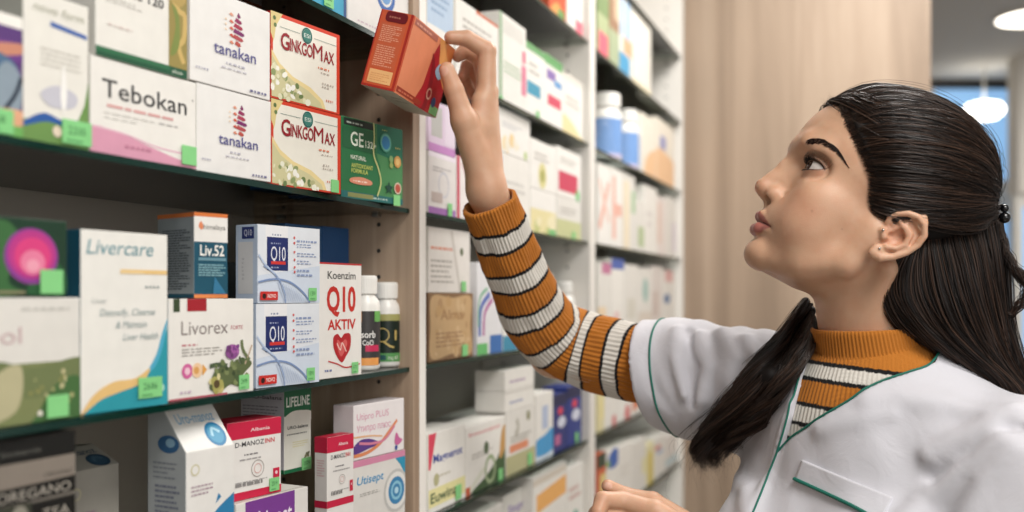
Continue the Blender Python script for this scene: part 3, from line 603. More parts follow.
carton('medicine_carton', 'white carton with orange and purple ribbon curves, atop the pink-strip carton', 'carton', 353.5, 404, 406, zt, X=-.014, yaw=8, depth=.028, body='#e9e3e2', side='#d3c8c9', top='#b8b0b2', front=[
    ('t', 'Utipro PLUS', .06, .72, .62, .13, '#d795ad', {'b': .0}), ('t', 'Утипро плюс', .06, .5, .66, .13, '#d795ad', {'b': .0}),
    ('c', [(0, .25), (.15, .36), (.35, .33), (.5, .22), (.3, .17), (.1, .12), (0, .12)], '#5d3d86'), ('s', [(0, .42), (.3, .4), (.55, .35)], .02, '#e0b088'), ('s', [(0, .08), (.25, .1), (.5, .22), (.72, .45), (.85, .6)], .04, '#dd8a5e'), ('s', [(.1, .3), (.35, .25), (.6, .28), (.8, .5)], .03, '#d3809a'), ('c', [(.8, .16), (.83, .36), (.9, .25), (.96, .2), (.88, .12)], '#c9689a'), ('e', .83, .07, .03, '#3f4f96')],
    left=[('t', 'Utipro', .42, .12, .3, .12, '#a8669a', {'rot': 1.6}), ('t', 'Utipro', .80, .12, .3, .12, '#a8669a', {'rot': 1.6})], tagat=None)
# ------------------------------------------------------------------ middle unit (seen out of focus)
def c2(label, xl, xr, yt, base, body, front, X=-.012, yaw=0, depth=.05, cat='carton', name='medicine_carton', **k):
    return carton(name, label, cat, xl, xr, yt, base, X=X, yaw=yaw, depth=depth, body=body, front=front, **k)
W1, W2, W3 = '#ece9e2', '#e4e1da', '#f0ede7'
GT = '#6cbf72'
tx = lambda v0, v1, rows=3, col='#b9b5ad', u0=.15, u1=.85: ('x', u0, v0, u1, v1, rows, col, .45)
# top shelf
c2('light blue and white carton directly behind the raised hand', 427, 453, -30, T_, W1, [('r', 0, .45, 1, 1, '#b7cbe0'), tx(.6, .85, 3, '#8fa9c8')])
c2('white carton with an orange top edge, above the raised hand', 456, 498, -4, T_, W1, [('r', .45, .96, 1, 1, '#cf6f48'), tx(.5, .85, 4), ('r', .8, .25, .86, .5, '#a9714a'), ('e', .4, .4, .12, '#efe3c8')])
c2('white carton with green edges and a pink strip, right of the raised hand', 499.5, 526, 10, T_, W1, [('r', 0, 0, .1, 1, '#9cb796'), ('r', .12, .78, .9, .95, '#dcd9d2'), tx(.35, .5, 3, '#a5bf9e'), ('r', .82, .2, 1, .55, '#dd7f9a'), ('r', .85, .58, .98, .72, '#d9718c'), ('e', .06, .02, .06, GT)])
c2('white carton with a blue square, on the middle unit top shelf', 526, 545, 40, T_, W3, [('r', 0, .9, 1, 1, '#6fa86f'), ('r', .05, .3, .75, .48, '#3f9ab8'), tx(.6, .8, 2)], tagat=(.5, 0, .016, .014), tagtxt=False)
c2('green-topped white carton with a purple patch, middle unit top shelf', 545, 562.5, 52, T_, W3, [('r', 0, .86, 1, 1, '#6aa86a'), ('r', .1, .66, .6, .8, '#8d74b4'), ('r', .5, .6, .95, .7, '#6a9fd0'), ('r', .15, .3, .9, .45, '#d8526c')])
c2('white carton with a yellow foot, last on the middle unit top shelf', 562.5, 586, 70, T_, W1, [('c', [(0, 0), (0, .3), (.4, .25), (.8, .1), (1, 0)], '#ecdca8'), tx(.5, .7, 2), ('r', 0, .9, 1, 1, '#ded9cf')])
c2('large pale carton standing behind the green-topped ones', 553, 574, 28, T_, '#e6dfda', [('r', .85, .1, 1, .8, '#e6bcb4')], X=-.1)
# upper row at the frame top
c2('red and orange carton at the frame top, middle unit', 549, 566, -30, U_, '#cf5a3a', [('c', [(.1, .1), (.5, .4), (.9, .1)], '#e6a05a'), ('r', .5, .05, .9, .3, '#6f9a58')])
c2('white carton with a pink square at the frame top, middle unit', 567, 588, -30, U_, W1, [('r', .5, .06, .95, .3, '#df6f80')])
# second row, behind the wrist
z = c2('white carton with grey print and purple foot, left of the wrist', 428.5, 455.5, 150, A_, '#e3dfdc', [('r', 0, .0, 1, .12, '#a56fb4'), ('r', 0, .92, 1, 1, '#efe6f0'), tx(.7, .8, 2, '#b4b0b0'), ('o', .55, .5, .2, .15, '#cfd0d8'), ('r', .1, .2, .5, .36, '#c2b4ae')], tagat=(.68, .0, .014, .018), tagtxt=False)
c2('lilac and white carton atop the purple-footed one, below the held box', 428.5, 455, 98, z, '#dcc9dd', [('r', 0, 0, 1, .16, '#c487c4'), ('r', .1, .3, .5, .9, '#b9b8b4'), ('r', .6, .2, 1, 1, '#e6d9e8')])
c2('white carton with a red edge, between purple-footed one and wrist', 457, 474, 155, A_, '#ece6e4', [('r', 0, 0, .15, 1, '#c8455c'), ('s', [(.3, .9), (.7, .5), (.95, .2)], .04, '#d98a94')])
z = c2('lower white carton with a blue corner, right of the wrist', 497, 530, 150, A_, W1, [('r', 0, .55, .15, .95, '#6a94cf'), tx(.4, .7, 3, '#cfccc6'), ('r', 0, 0, 1, .1, '#e8e2c4')])
c2('white carton with faint yellow flowers, atop the one with a blue corner', 497, 530, 104, z, W3, [tx(.6, .75, 2, '#c4c4c6'), ('blob', .05, .05, .6, .35, 10, .07, ['#f0ddb4', '#ecd09a', '#eee6d4']), ('e', .85, .1, .05, '#b9cc8a')])
z = c2('lower white carton with a yellow-green foot, second row of the middle unit', 530.5, 556, 187, A_, W3, [('r', 0, 0, 1, .55, '#e8ddaa'), ('blob', .1, .05, .9, .4, 8, .1, ['#c9cc8a', '#efe6c0']), ('r', .7, 0, 1, .14, '#7cc07c')])
c2('white carton with a small yellow flower, atop the yellow-green footed one', 530.5, 556, 137, z, W3, [('e', .45, .3, .16, '#ded69a'), ('e', .45, .3, .08, '#a9a860'), tx(.6, .8, 2)])
z = c2('lower cream carton with an olive foot, right end of second row', 556.5, 581, 195, A_, W2, [('r', 0, 0, 1, .45, '#c9cc9a'), tx(.6, .8, 2, '#b5b1aa')], tagat=(.6, 0, .02, .014), tagtxt=False)
c2('white carton with a red square, atop the olive-footed one', 556.5, 581, 145, z, W3, [('r', .08, .12, .85, .52, '#cf4763'), tx(.7, .85, 2), ('e', .85, .1, .08, GT)])
# third row, behind the forearm
z = c2('brown parchment-look carton with faded lettering, left of the forearm', 428.5, 473, 293, B_, '#8a6a4a', [('c', [(.06, .05), (.04, .5), (.07, .95), (.5, .93), (.94, .94), (.93, .5), (.95, .06), (.5, .08)], '#c9a87c'), ('blob', .1, .1, .9, .9, 30, .06, ['#d4b68c', '#b8946a', '#c4a070']), ('t', 'Alma', .25, .6, .5, .16, '#a07850'), tx(.2, .45, 4, '#a88460')], side='#6a4f3a', tagat=(.72, .02, .02, .016), tagtxt=False)
c2('white carton with orange print and a slanted flap, atop the brown one', 428.5, 470, 226, z, '#e6e2dc', [tx(.66, .76, 1, '#e0a08c', .05, .6), tx(.15, .55, 5, '#b7b3ac', .05, .6), ('p', [(.5, .98), (.72, .02), (.76, .02), (.56, .98)], '#cfcac2'), ('e', .78, .66, .04, '#5f6a4a')], tagat=(.76, .02, .016, .014), tagtxt=False)
c2('white carton with rainbow arcs and a blue foot, beside the brown one', 477, 502, 262, B_, '#e4e4e6', [('s', [(.1, .2), (.15, .5), (.5, .66)], .09, '#5a6fb8'), ('s', [(.25, .2), (.3, .45), (.6, .6)], .07, '#b25a9a'), ('s', [(.05, .3), (.1, .6), (.4, .72)], .05, '#6fb08a'), ('r', .5, 0, 1, .2, '#3f72b4'), ('r', 0, 0, .4, .12, GT)])
c2('white and teal carton behind the elbow, third row', 503, 530, 268, B_, W1, [('r', 0, 0, .5, .18, '#3f8fae'), ('r', .55, 0, 1, .12, GT), tx(.5, .7, 2)])
bottle('white tub with a blue mark, right of the striped elbow', 563, -.045, B_, .022, .112, '#e6e4e6', [('r', .4, .35, .75, .7, '#6f8fc4'), ('e', .3, .8, .1, '#dfe2ea')])
c2('plain white carton behind the upper sleeve, third row', 531, 553, 272, B_, W2, [tx(.5, .7, 2)])
# fourth row
c2('white carton with a red corner and bold blue name, low in the middle unit', 428.5, 465, 435, C_, W1, [('p', [(0, .55), (0, 1), (.2, 1), (.05, .55)], '#d8455c'), ('t', 'Magnerot', .12, .62, .8, .11, '#3f4fa0', {'b': .02}), tx(.42, .48, 1, '#c9c4b0'), ('e', .2, .4, .07, '#b8b48a'), ('r', 0, .0, 1, .3, '#e6dfa4'), ('t', 'Euwinat', .05, .12, .8, .13, '#3c5a3c', {'b': .02}), ('e', .75, .1, .06, '#c87a4a'), ('r', 0, 0, 1, .07, '#e8e6df')], tagat=(.7, .02, .02, .02), tagtxt=False)
c2('white carton with a dark green curved corner and pink print', 465.5, 505, 428, C_, W1, [('t', 'Immunaktiv', .08, .84, .8, .07, '#dc8a8c', {'b': .01}), ('c', [(1, 0), (1, .8), (.85, .45), (.55, .2), (.2, .05), (.2, 0)], '#45603c'), ('c', [(.9, .75), (1, .85), (1, .5), (.85, .35)], '#c99a5a'), tx(.5, .6, 2), ('e', .5, .6, .06, '#56684a'), ('o', .6, .25, .14, .3, '#a3b48c'), ('s', [(.1, .05), (.3, .2), (.45, .3)], .05, '#dfe0cf'), ('r', 0, .0, .1, .12, '#c8603c')], tagat=(.8, .0, .018, .018), tagtxt=False)
z = c2('white carton with an olive foot and orange band, under two stacked small ones', 506, 535, 413, C_, W2, [('r', 0, 0, 1, .3, '#b7b48a'), ('r', .12, .34, .75, .46, '#de8f6c'), ('s', [(.35, .85), (.4, .7), (.3, .6)], .08, '#b9b5a8'), ('e', .75, .85, .06, '#8a8a62'), tx(.5, .62, 2, '#a8a49a')], tagat=(.72, .02, .02, .02), tagtxt=False)
z = c2('lower small white carton with blue-grey print, on the olive-footed one', 505, 534, 392, z, W1, [tx(.35, .6, 1, '#9fa4c0'), ('r', .0, .85, 1, .95, '#d6d2ca')])
c2('upper small white carton with pink-blue print, topmost of its stack', 505, 534, 371, z, W1, [tx(.35, .6, 1, '#b09ab4')])
c2('white carton with a bright blue foot, left of the navy pair', 536, 553, 395, C_, W1, [('r', 0, .0, 1, .1, '#cfdce6'), ('c', [(0, .08), (0, .3), (.5, .36), (1, .42), (1, .1)], '#4a9cd0'), ('r', .35, .45, .7, .8, '#b8c4dc')])
c2('left navy carton of the pair with a red dot and white disc', 553.5, 567, 396, C_, '#2f3a78', [('r', 0, .8, 1, 1, '#252a50'), ('e', .5, .7, .18, '#d8455a', .07), ('e', .6, .5, .3, '#d5d8e6', .1), ('r', .1, .12, .5, .3, '#b86a94')])
c2('right navy carton of the pair with a red dot, last in its row', 567.5, 581.5, 388, C_, '#2f3f86', [('r', 0, .8, 1, 1, '#252a50'), ('e', .5, .7, .18, '#d8455a', .07), ('e', .6, .5, .3, '#d5d8e6', .1)], tagat=(.5, .02, .02, .018), tagtxt=False)
z = c2('long white carton lying flat at the back of the fourth row, lower of two', 440, 540, 418, C_+.0, '#cfcbc6', [tx(.4, .6, 1, '#a4a6bc', .7, .95)], X=-.14, depth=.06, height=.042)
c2('long white carton lying flat at the back of the fourth row, upper of two', 440, 540, 396, z, '#cfcbc6', [tx(.4, .6, 1, '#a4a6bc', .7, .95)], X=-.14, depth=.06, height=.024)
# fifth row, under the lower glass edge
c2('white carton at the bottom frame edge, first in the middle unit', 429, 470, 560, L_, W2, [tx(.8, .9, 1)])
c2('pale carton with a purple word at the bottom, middle unit', 471, 503, 520, L_, W2, [tx(.6, .8, 2, '#a58ab0')])
c2('white carton with purple print under the lower glass, middle unit', 503.5, 532, 497, L_, W1, [('t', 'Sinupret', .15, .78, .7, .1, '#8f78b4', {'b': .02}), ('e', .95, .8, .05, GT)], X=-.03)
c2('white carton with a broad orange band, bottom of the middle unit', 533, 566, 478, L_, W1, [('p', [(.1, .62), (1, .66), (1, .86), (.1, .8)], '#efb36a'), ('r', 0, .9, 1, .96, '#d9cfc0')])
c2('white carton with a teal dot near the lower upright', 566.5, 586, 470, L_, W1, [('e', .5, .3, .2, '#6fae9c'), tx(.6, .8, 2, '#cfa8a0')])

# ------------------------------------------------------------------ farthest unit (deeply out of focus)
c2('green and pink carton at the top left of the farthest unit', 597.5, 609, -20, U_, '#a9b48c', [('r', .1, .05, .9, .35, '#e06a7c'), ('r', 0, .6, 1, .9, '#7f9468')])
c2('brown and green carton at the top of the farthest unit', 609.5, 619, -20, U_, '#9a7a62', [('r', 0, 0, 1, .45, '#a4b090'), ('r', .5, .6, 1, 1, '#c9b49a')])
c2('pale carton with blue stripes and a teal foot, top of the farthest unit', 619.5, 632, -20, U_, '#dcdcd4', [('r', .1, .5, .3, 1, '#7fa8d0'), ('r', .5, .5, .8, 1, '#8fb4d8'), ('r', .0, .02, .8, .28, '#4a9ac4'), ('r', .3, .3, 1, .5, '#dca884')])
c2('cream carton at the top of the farthest unit, left of the red-blotted one', 633, 651, -6, U_, '#e6e2d8', [('r', .1, .5, .5, .8, '#c4cada'), ('r', 0, 0, 1, .1, '#e9dfc0')])
c2('cream carton with a red blot and orange edge, turned towards the aisle', 652, 680, -6, U_, '#ece7da', [('e', .35, .8, .13, '#cf3f2c', .08), ('e', .25, .66, .09, '#e09a82', .05), ('e', .5, .2, .2, '#efd6b8', .1), ('r', .9, 0, 1, 1, '#e6b98a')], X=-.14, yaw=48, depth=.04)
bottle('first white and blue tub on the second shelf of the farthest unit', 605, -.05, T_, .038, .155, '#7a9fd4', [('c', [(.3, .1), (.35, .6), (.5, .9), (.65, .6), (.7, .1)], '#e9e9ee'), ('r', 0, 0, 1, .1, '#c9c0dc')], capr=.9)
bottle('second white and blue tub, next to the cream and orange carton', 624.5, -.05, T_, .034, .15, '#7a9fd4', [('c', [(.1, .1), (.15, .6), (.3, .9), (.45, .6), (.5, .1)], '#e9e9ee'), ('r', 0, 0, 1, .1, '#c9c0dc')], capr=.9)
c2('cream carton with an orange foot, left of the one with a blue mark', 642, 656, 112, T_, '#ede6d8', [('c', [(.2, 0), (.3, .3), (1, .5), (1, 0)], '#eec49a')])
c2('cream and orange carton with a small blue mark, second far shelf', 656.5, 674, 116, T_, '#ede6d8', [('c', [(0, 0), (0, .5), (.6, .5), (1, .4), (1, 0)], '#eec49a'), ('r', .2, .55, .5, .75, '#8a8fc4')])
ff = [
 (598, 610, 162, A_, W3, [('s', [(.1, .2), (.9, .8)], .2, '#eab4a4'), ('s', [(.1, .8), (.9, .3)], .15, '#f0c8ba')], 'white carton with a salmon cross, first on the farthest third shelf'),
 (610.5, 623, 166, A_, W3, [('r', .15, .1, .4, .9, '#ecb8a8'), ('r', .4, .4, .9, .55, '#ecb8a8')], 'white carton with salmon bars, beside the one with a cross'),
 (623.5, 635, 172, A_, W2, [('r', 0, 0, .5, .9, '#efe2c8'), ('r', .7, .5, 1, .8, '#a9c8a0')], 'cream-striped carton in the middle of the farthest third shelf'),
 (635.5, 644, 200, A_, W2, [('r', .3, .1, 1, .5, '#b4c49a')], 'short carton with a pale green block, farthest unit third shelf'),
 (644.5, 657, 184, A_, W1, [tx(.4, .7, 2, '#d6d0cc')], 'plain tall white carton right of the pale green block'),
 (657.5, 666, 196, A_, '#e6dcd6', [('r', 0, .2, .4, .9, '#e2c9bc')], 'blush-edged carton on the farthest third shelf'),
 (666.5, 676, 196, A_, W2, [('r', .6, .1, 1, .6, '#d8cfd8')], 'last white carton on the farthest third shelf'),
 (598, 611, 262, B_, W2, [('r', .3, .85, 1, 1, '#c47a9c'), ('r', 0, .2, .6, .4, '#ead4b4')], 'white carton with a pink top edge above the striped sleeve'),
 (611.5, 624, 258, B_, W1, [('r', 0, .86, 1, 1, '#4f68b0'), ('r', .2, .1, .6, .3, '#e4c4c0')], 'white carton with a blue top edge above the striped sleeve'),
 (624.5, 638, 264, B_, W2, [('r', .2, .2, .8, .5, '#d8d4c8')], 'plain carton right of the blue-edged one, above the sleeve'),
 (638.5, 652, 268, B_, W2, [('e', .5, .65, .2, '#9fc0b8'), ('r', 0, .1, 1, .3, '#dcd2c6')], 'white carton with a faint teal spot above the coat sleeve'),
 (652.5, 662, 266, B_, '#dcd4ce', [('r', 0, .2, .6, .6, '#cfc0b8')], 'greyish carton left of the one with a dark blue spot'),
 (662.5, 675, 270, B_, W2, [('e', .35, .5, .25, '#5a78a0', .09), ('r', .2, .8, .8, 1, '#d8a8a4')], 'white carton with a dark blue spot, right end above the coat sleeve'),
 (597.5, 604, 372, C_, '#e6dcae', [('r', .4, .2, 1, .8, '#ecdfa0')], 'narrow yellow carton below the striped sleeve'),
 (604.5, 618, 378, C_, W1, [('r', .2, .6, .7, .8, '#c4bcd8'), ('e', .7, .05, .15, '#d87878')], 'white carton with a lilac patch below the striped sleeve'),
 (618.5, 631, 384, C_, W3, [('e', .7, .1, .2, '#d87070')], 'white carton with a red spot at its foot below the sleeve'),
 (631.5, 640, 390, C_, W1, [('p', [(.1, .1), (.9, .3), (.8, .9), (.2, .8)], '#de8058')], 'carton with an orange-red slash below the coat sleeve'),
 (640.5, 652, 388, C_, W2, [tx(.4, .7, 2)], 'plain white carton next to the orange-red slash'),
 (652.5, 663, 384, C_, W2, [('r', .2, .2, .8, .5, '#d6cfc4')], 'pale carton under the sleeve hem, farthest unit'),
 (663.5, 674, 386, C_, W2, [('r', .2, .5, .8, .7, '#d0cabf')], 'last pale carton on its shelf, behind the sleeve hem'),
 (597.5, 606, 456, L_, '#cf6a4a', [('r', 0, .8, 1, 1, '#3a4a3c'), ('r', .3, .3, 1, .7, '#e6d08a')], 'small red and yellow carton above the lowered hand'),
 (606.5, 618, 452, L_, W1, [('c', [(0, .8), (.5, .98), (1, .95), (1, .75), (.5, .7)], '#3f68b4'), ('r', 0, .75, .3, .85, '#8fb068')], 'white carton with a blue top corner above the lowered hand'),
 (618.5, 632, 448, L_, W1, [tx(.5, .7, 2, '#d8d4cc')], 'white carton above the thumb of the lowered hand'),
 (632.5, 646, 444, L_, W2, [('r', .7, .3, 1, .6, '#e6dfb0')], 'pale carton left of the yellow-striped one, lowest far row'),
 (646.5, 654, 446, L_, '#e6dfb4', [('r', .2, 0, .8, .8, '#d8c468')], 'yellow-striped carton in the lowest far row'),
 (654.5, 665, 440, L_, W2, [('e', .3, .75, .3, '#d07868', .06), ('e', .5, .62, .3, '#8fb0d4', .05)], 'white carton with a red and blue spot, lowest far row'),
 (665.5, 677, 438, L_, '#ddd8d2', [('r', 0, .1, 1, .3, '#b9cfd4')], 'last pale carton in the lowest far row, beside the pillar'),
]
for xl, xr, yt, b, body, fr, lab in ff: c2(lab, xl, xr, yt, b, body, fr, depth=.09)
# ------------------------------------------------------------------ smooth-blended solids meshed with surface nets
def nrm(a): a = np.asarray(a, float); return a/np.linalg.norm(a)
def smin(a, b, k):
    h = np.clip(.5+.5*(b-a)/k, 0, 1); return b*(1-h)+a*h-k*h*(1-h)
def smax(a, b, k): return -smin(-a, -b, k)
def s_ell(P, c, r, A=None):
    d = P-np.asarray(c, float)
    if A is not None: d = d@np.asarray(A, float).T
    r = np.asarray(r, float); q = d/r
    k0 = np.sqrt((q*q).sum(1)); k1 = np.sqrt(((q/r)**2).sum(1))+1e-9
    return k0*(k0-1)/k1
def s_cap(P, a, b, ra, rb):
    a = np.asarray(a, float); b = np.asarray(b, float); ab = b-a
    t = np.clip(((P-a)@ab)/(ab@ab), 0, 1)
    d = P-a-t[:, None]*ab
    return np.sqrt((d*d).sum(1))-(ra+(rb-ra)*t)
def s_chain(P, pts, rs, k=0):
    o = None
    for i in range(len(pts)-1):
        d = s_cap(P, pts[i], pts[i+1], rs[i], rs[i+1])
        o = d if o is None else (smin(o, d, k) if k else np.minimum(o, d))
    return o
def rotm(ax, deg): return np.array(Matrix.Rotation(math.radians(deg), 3, ax))
_rg = np.random.RandomState(5); _lat = _rg.rand(32, 32, 32)*2-1
def vnoise(P):
    """smooth value noise, P in cells"""
    i = np.floor(P).astype(int); f = P-i; f = f*f*(3-2*f); i %= 32; j = (i+1) % 32
    x0, y0, z0 = i.T; x1, y1, z1 = j.T; fx, fy, fz = f.T
    l = _lat
    a = l[x0, y0, z0]*(1-fx)+l[x1, y0, z0]*fx; b = l[x0, y1, z0]*(1-fx)+l[x1, y1, z0]*fx
    c = l[x0, y0, z1]*(1-fx)+l[x1, y0, z1]*fx; d = l[x0, y1, z1]*(1-fx)+l[x1, y1, z1]*fx
    return (a*(1-fy)+b*fy)*(1-fz)+(c*(1-fy)+d*fy)*fz
def mesh_sdf(f, lo, hi, h, proj=3, B=6, marg=1.7):
    lo = np.asarray(lo, float); hi = np.asarray(hi, float)
    nb = np.maximum(1, np.ceil((hi-lo)/h/B).astype(int)); n = nb*B
    bi = np.stack(np.meshgrid(*[np.arange(k) for k in nb], indexing='ij'), -1).reshape(-1, 3)
    cen = lo+(bi*B+(B-1)/2)*h
    fc = f(cen); rad = B*h*.87*marg
    V = np.empty(n, np.float32)
    V6 = V.reshape(nb[0], B, nb[1], B, nb[2], B)
    V6[:] = np.where(fc < 0, -1, 1).astype(np.float32).reshape(nb)[:, None, :, None, :, None]
    act = bi[np.abs(fc) < rad]
    off = np.stack(np.meshgrid(*[np.arange(B)]*3, indexing='ij'), -1).reshape(-1, 3)
    for s in range(0, len(act), 4000):
        a = act[s:s+4000]; idx = (a[:, None, :]*B+off[None]).reshape(-1, 3)
        V[idx[:, 0], idx[:, 1], idx[:, 2]] = f(lo+idx*h)
    ins = V < 0
    c = np.zeros(tuple(n-1), np.uint8); cr = [(a, b, d) for a in (0, 1) for b in (0, 1) for d in (0, 1)]
    for a, b, d in cr: c += ins[a:n[0]-1+a, b:n[1]-1+b, d:n[2]-1+d]
    cells = np.argwhere((c > 0) & (c < 8))
    idm = np.full(tuple(n-1), -1, np.int32); idm[tuple(cells.T)] = np.arange(len(cells))
    acc = np.zeros((len(cells), 3)); cnt = np.zeros(len(cells))
    for p in cr:
        for ax in range(3):
            if p[ax] == 1: continue
            q = list(p); q[ax] = 1
            va = V[cells[:, 0]+p[0], cells[:, 1]+p[1], cells[:, 2]+p[2]]; vb = V[cells[:, 0]+q[0], cells[:, 1]+q[1], cells[:, 2]+q[2]]
            m = (va < 0) != (vb < 0); t = np.where(m, va/np.where(m, va-vb, 1), 0)
            pt = np.tile(np.array(p, float), (len(cells), 1)); pt[:, ax] += t
            acc[m] += pt[m]; cnt[m] += 1
    v = lo+(cells+acc/cnt[:, None])*h
    quads = []
    for ax in range(3):
        sl0 = [slice(None)]*3; sl1 = [slice(None)]*3; sl0[ax] = slice(0, -1); sl1[ax] = slice(1, None)
        m = ins[tuple(sl0)] != ins[tuple(sl1)]
        e = np.argwhere(m); o = [(ax+1) % 3, (ax+2) % 3]
        ok = (e[:, o[0]] > 0) & (e[:, o[1]] > 0) & (e[:, o[0]] < n[o[0]]-1) & (e[:, o[1]] < n[o[1]]-1); e = e[ok]
        q = []
        for da, db in ((0, 0), (1, 0), (1, 1), (0, 1)):
            k = e.copy(); k[:, o[0]] -= da; k[:, o[1]] -= db; q.append(idm[tuple(k.T)])
        q = np.stack(q, 1); s = ins[tuple(e.T)]
        q[~s] = q[~s][:, ::-1]
        quads.append(q)
    quads = np.concatenate(quads); quads = quads[(quads >= 0).all(1)]
    for _ in range(proj):
        e = h*.3; f0 = f(v); g = np.stack([(f(v+np.eye(3)[k]*e)-f0)/e for k in range(3)], 1)
        st = f0[:, None]*g/((g*g).sum(1)[:, None]+1e-6); l = np.linalg.norm(st, axis=1)[:, None]
        v = v-st*np.minimum(1, .5*h/(l+1e-12))
    return v, quads
def np_mesh(name, parts, mats, parent=None, col=None, attrs=None):
    """parts: list of (verts, faces array or list, material index); col: per-vertex rgb"""
    vs = []; off = 0; me = bpy.data.meshes.new(name); loops = []; tot = []; mi = []
    for v, q, m in parts:
        vs.append(v); q = np.asarray(q); loops.append((q+off).ravel()); tot.append(np.full(len(q), q.shape[1])); mi.append(np.full(len(q), m)); off += len(v)
    vs = np.concatenate(vs); loops = np.concatenate(loops); tot = np.concatenate(tot); mi = np.concatenate(mi)
    me.vertices.add(len(vs)); me.vertices.foreach_set('co', vs.astype(np.float32).ravel())
    me.loops.add(len(loops)); me.loops.foreach_set('vertex_index', loops.astype(np.int32))
    me.polygons.add(len(tot)); me.polygons.foreach_set('loop_start', np.concatenate([[0], np.cumsum(tot)[:-1]]).astype(np.int32))
    me.polygons.foreach_set('material_index', mi.astype(np.int32)); me.polygons.foreach_set('use_smooth', np.ones(len(tot), bool))
    for m in mats: me.materials.append(m)
    if col is not None:
        a = me.color_attributes.new('tint', 'FLOAT_COLOR', 'POINT'); a.data.foreach_set('color', np.concatenate([col, np.ones((len(col), 1))], 1).astype(np.float32).ravel())
    for k, d in (attrs or {}).items():
        a = me.attributes.new(k, 'FLOAT', 'POINT'); a.data.foreach_set('value', np.asarray(d, np.float32))
    me.update(calc_edges=True); me.validate()
    o = bpy.data.objects.new(name, me); COL.objects.link(o)
    if parent: o.parent = parent
    return o
def tube(path, rad, n=10, closed=False, caps=True, up=(0, 0, 1)):
    """swept tube; rad scalar or per-point; returns verts, quads"""
    P = np.asarray(path, float); m = len(P); rad = np.broadcast_to(np.asarray(rad, float), (m,))
    if closed: T_ = np.roll(P, -1, 0)-np.roll(P, 1, 0)
    else: T_ = np.gradient(P, axis=0)
    T_ = T_/(np.linalg.norm(T_, axis=1)[:, None]+1e-12)
    N = np.zeros_like(P); u = np.asarray(up, float)
    if abs(T_[0]@nrm(u)) > .95: u = np.array([1., 0, 0])
    v = np.cross(T_[0], u); v /= np.linalg.norm(v); N[0] = v
    for i in range(1, m):
        v = N[i-1]-T_[i]*(N[i-1]@T_[i]); N[i] = v/(np.linalg.norm(v)+1e-12)
    Bn = np.cross(T_, N); th = np.linspace(0, 2*np.pi, n, endpoint=False)
    V = P[:, None]+rad[:, None, None]*(np.cos(th)[None, :, None]*N[:, None]+np.sin(th)[None, :, None]*Bn[:, None])
    V = V.reshape(-1, 3); i = np.arange(m if closed else m-1)[:, None]; j = np.arange(n)[None]
    q = np.stack([i*n+j, ((i+1) % m)*n+j, ((i+1) % m)*n+(j+1) % n, i*n+(j+1) % n], -1).reshape(-1, 4)
    return V, q
# ------------------------------------------------------------------ the woman in the white coat
R3 = np.array([math.cos(YAW), math.sin(YAW), 0.]); F3 = np.array([-math.sin(YAW), math.cos(YAW), 0.]); U3 = np.array([0, 0, 1.]); C3 = np.array(CAM)
def W3d(r, u, d): return C3+R3*r+U3*u+F3*d
def PZ(x, y, Z): return W3d((x-CX)/FPX*Z, (HY-y)/FPX*Z, Z)
# head frame: x to her left, y the way she faces, z crown; origin midway between the ear canals
_phi, _pit = math.radians(2), math.radians(25)
_fw = -math.cos(_phi)*R3+math.sin(_phi)*F3; _lf = -math.sin(_phi)*R3-math.cos(_phi)*F3
HY_ = _fw*math.cos(_pit)+U3*math.sin(_pit); HZ_ = -_fw*math.sin(_pit)+U3*math.cos(_pit)
HO = W3d(.3513, .0514, 1.005)
HR = np.stack([_lf, HY_, HZ_])                    # rows: head axes in world
def h2w(p): return HO+(np.asarray(p, float)/1000)@HR
def w2h(P): return (P-HO)@HR.T*1000               # millimetres in the head frame
NB = W3d(.372, -.075, 1.02)                       # base of the neck
NBh = w2h(NB[None])[0]

EYE = np.array([32.5, 75.5, 41.5]); ER = 13.0
KY = .935                                         # the face is this much shallower than first measured
def lids(q):
    """angles about the eyeball: share of the half width, upper and lower lid edge"""
    r = np.sqrt((q*q).sum(1))+1e-9
    az = np.arctan2(q[:, 0], q[:, 1])-.27; el = np.arcsin(np.clip(q[:, 2]/r, -1, 1))
    hh = az/np.where(az < 0, .85, 1.32)
    c = np.clip(1-np.abs(hh)**2.0, 0, 1)
    return r, el, hh, .42*c**.62+.05*hh-.02, -.34*c**.75+.05*hh
def ear_pts(px, x0=0):
    out = []
    for (x, y, k) in px:
        d = W3d((x-CX)/FPX, (HY-y)/FPX, 1.)-C3; o = C3-HO-_lf*(.070+k/1000)
        t = -(o@_lf)/(d@_lf); out.append(w2h((C3+d*t)[None])[0])
    return [np.array(p) for p in out]
_rim = ear_pts([(889, 232, 2), (887, 223, 3), (890, 217, 5), (898, 214, 8), (908, 213.5, 11), (918, 217, 13), (924.5, 225, 14.5), (924.5, 236, 14), (918, 245.5, 12), (907, 252.5, 10), (893, 257, 8), (880, 257.5, 7), (872, 252.5, 5)])
_anti = ear_pts([(900, 222, 7), (905, 229, 8), (908.5, 237, 9), (905, 244.5, 9), (896, 248.5, 8.5), (886, 247, 8)])
_crus = ear_pts([(889, 221, 4), (897, 229, 2), (900, 236, 0)])
_trag = ear_pts([(883, 231, 4), (884, 237, 4.5)])
_lobe = ear_pts([(878, 252, 6)])[0]
_conch = ear_pts([(896, 238, 7)])[0]
_scaph = ear_pts([(912, 224, 11), (917, 234, 12), (911, 244, 11)])
_foss = ear_pts([(901.5, 221, 8)])[0]
_plate = ear_pts([(902, 233, 5)])[0]
_tin = ear_pts([(891.5, 236, 5)])[0]

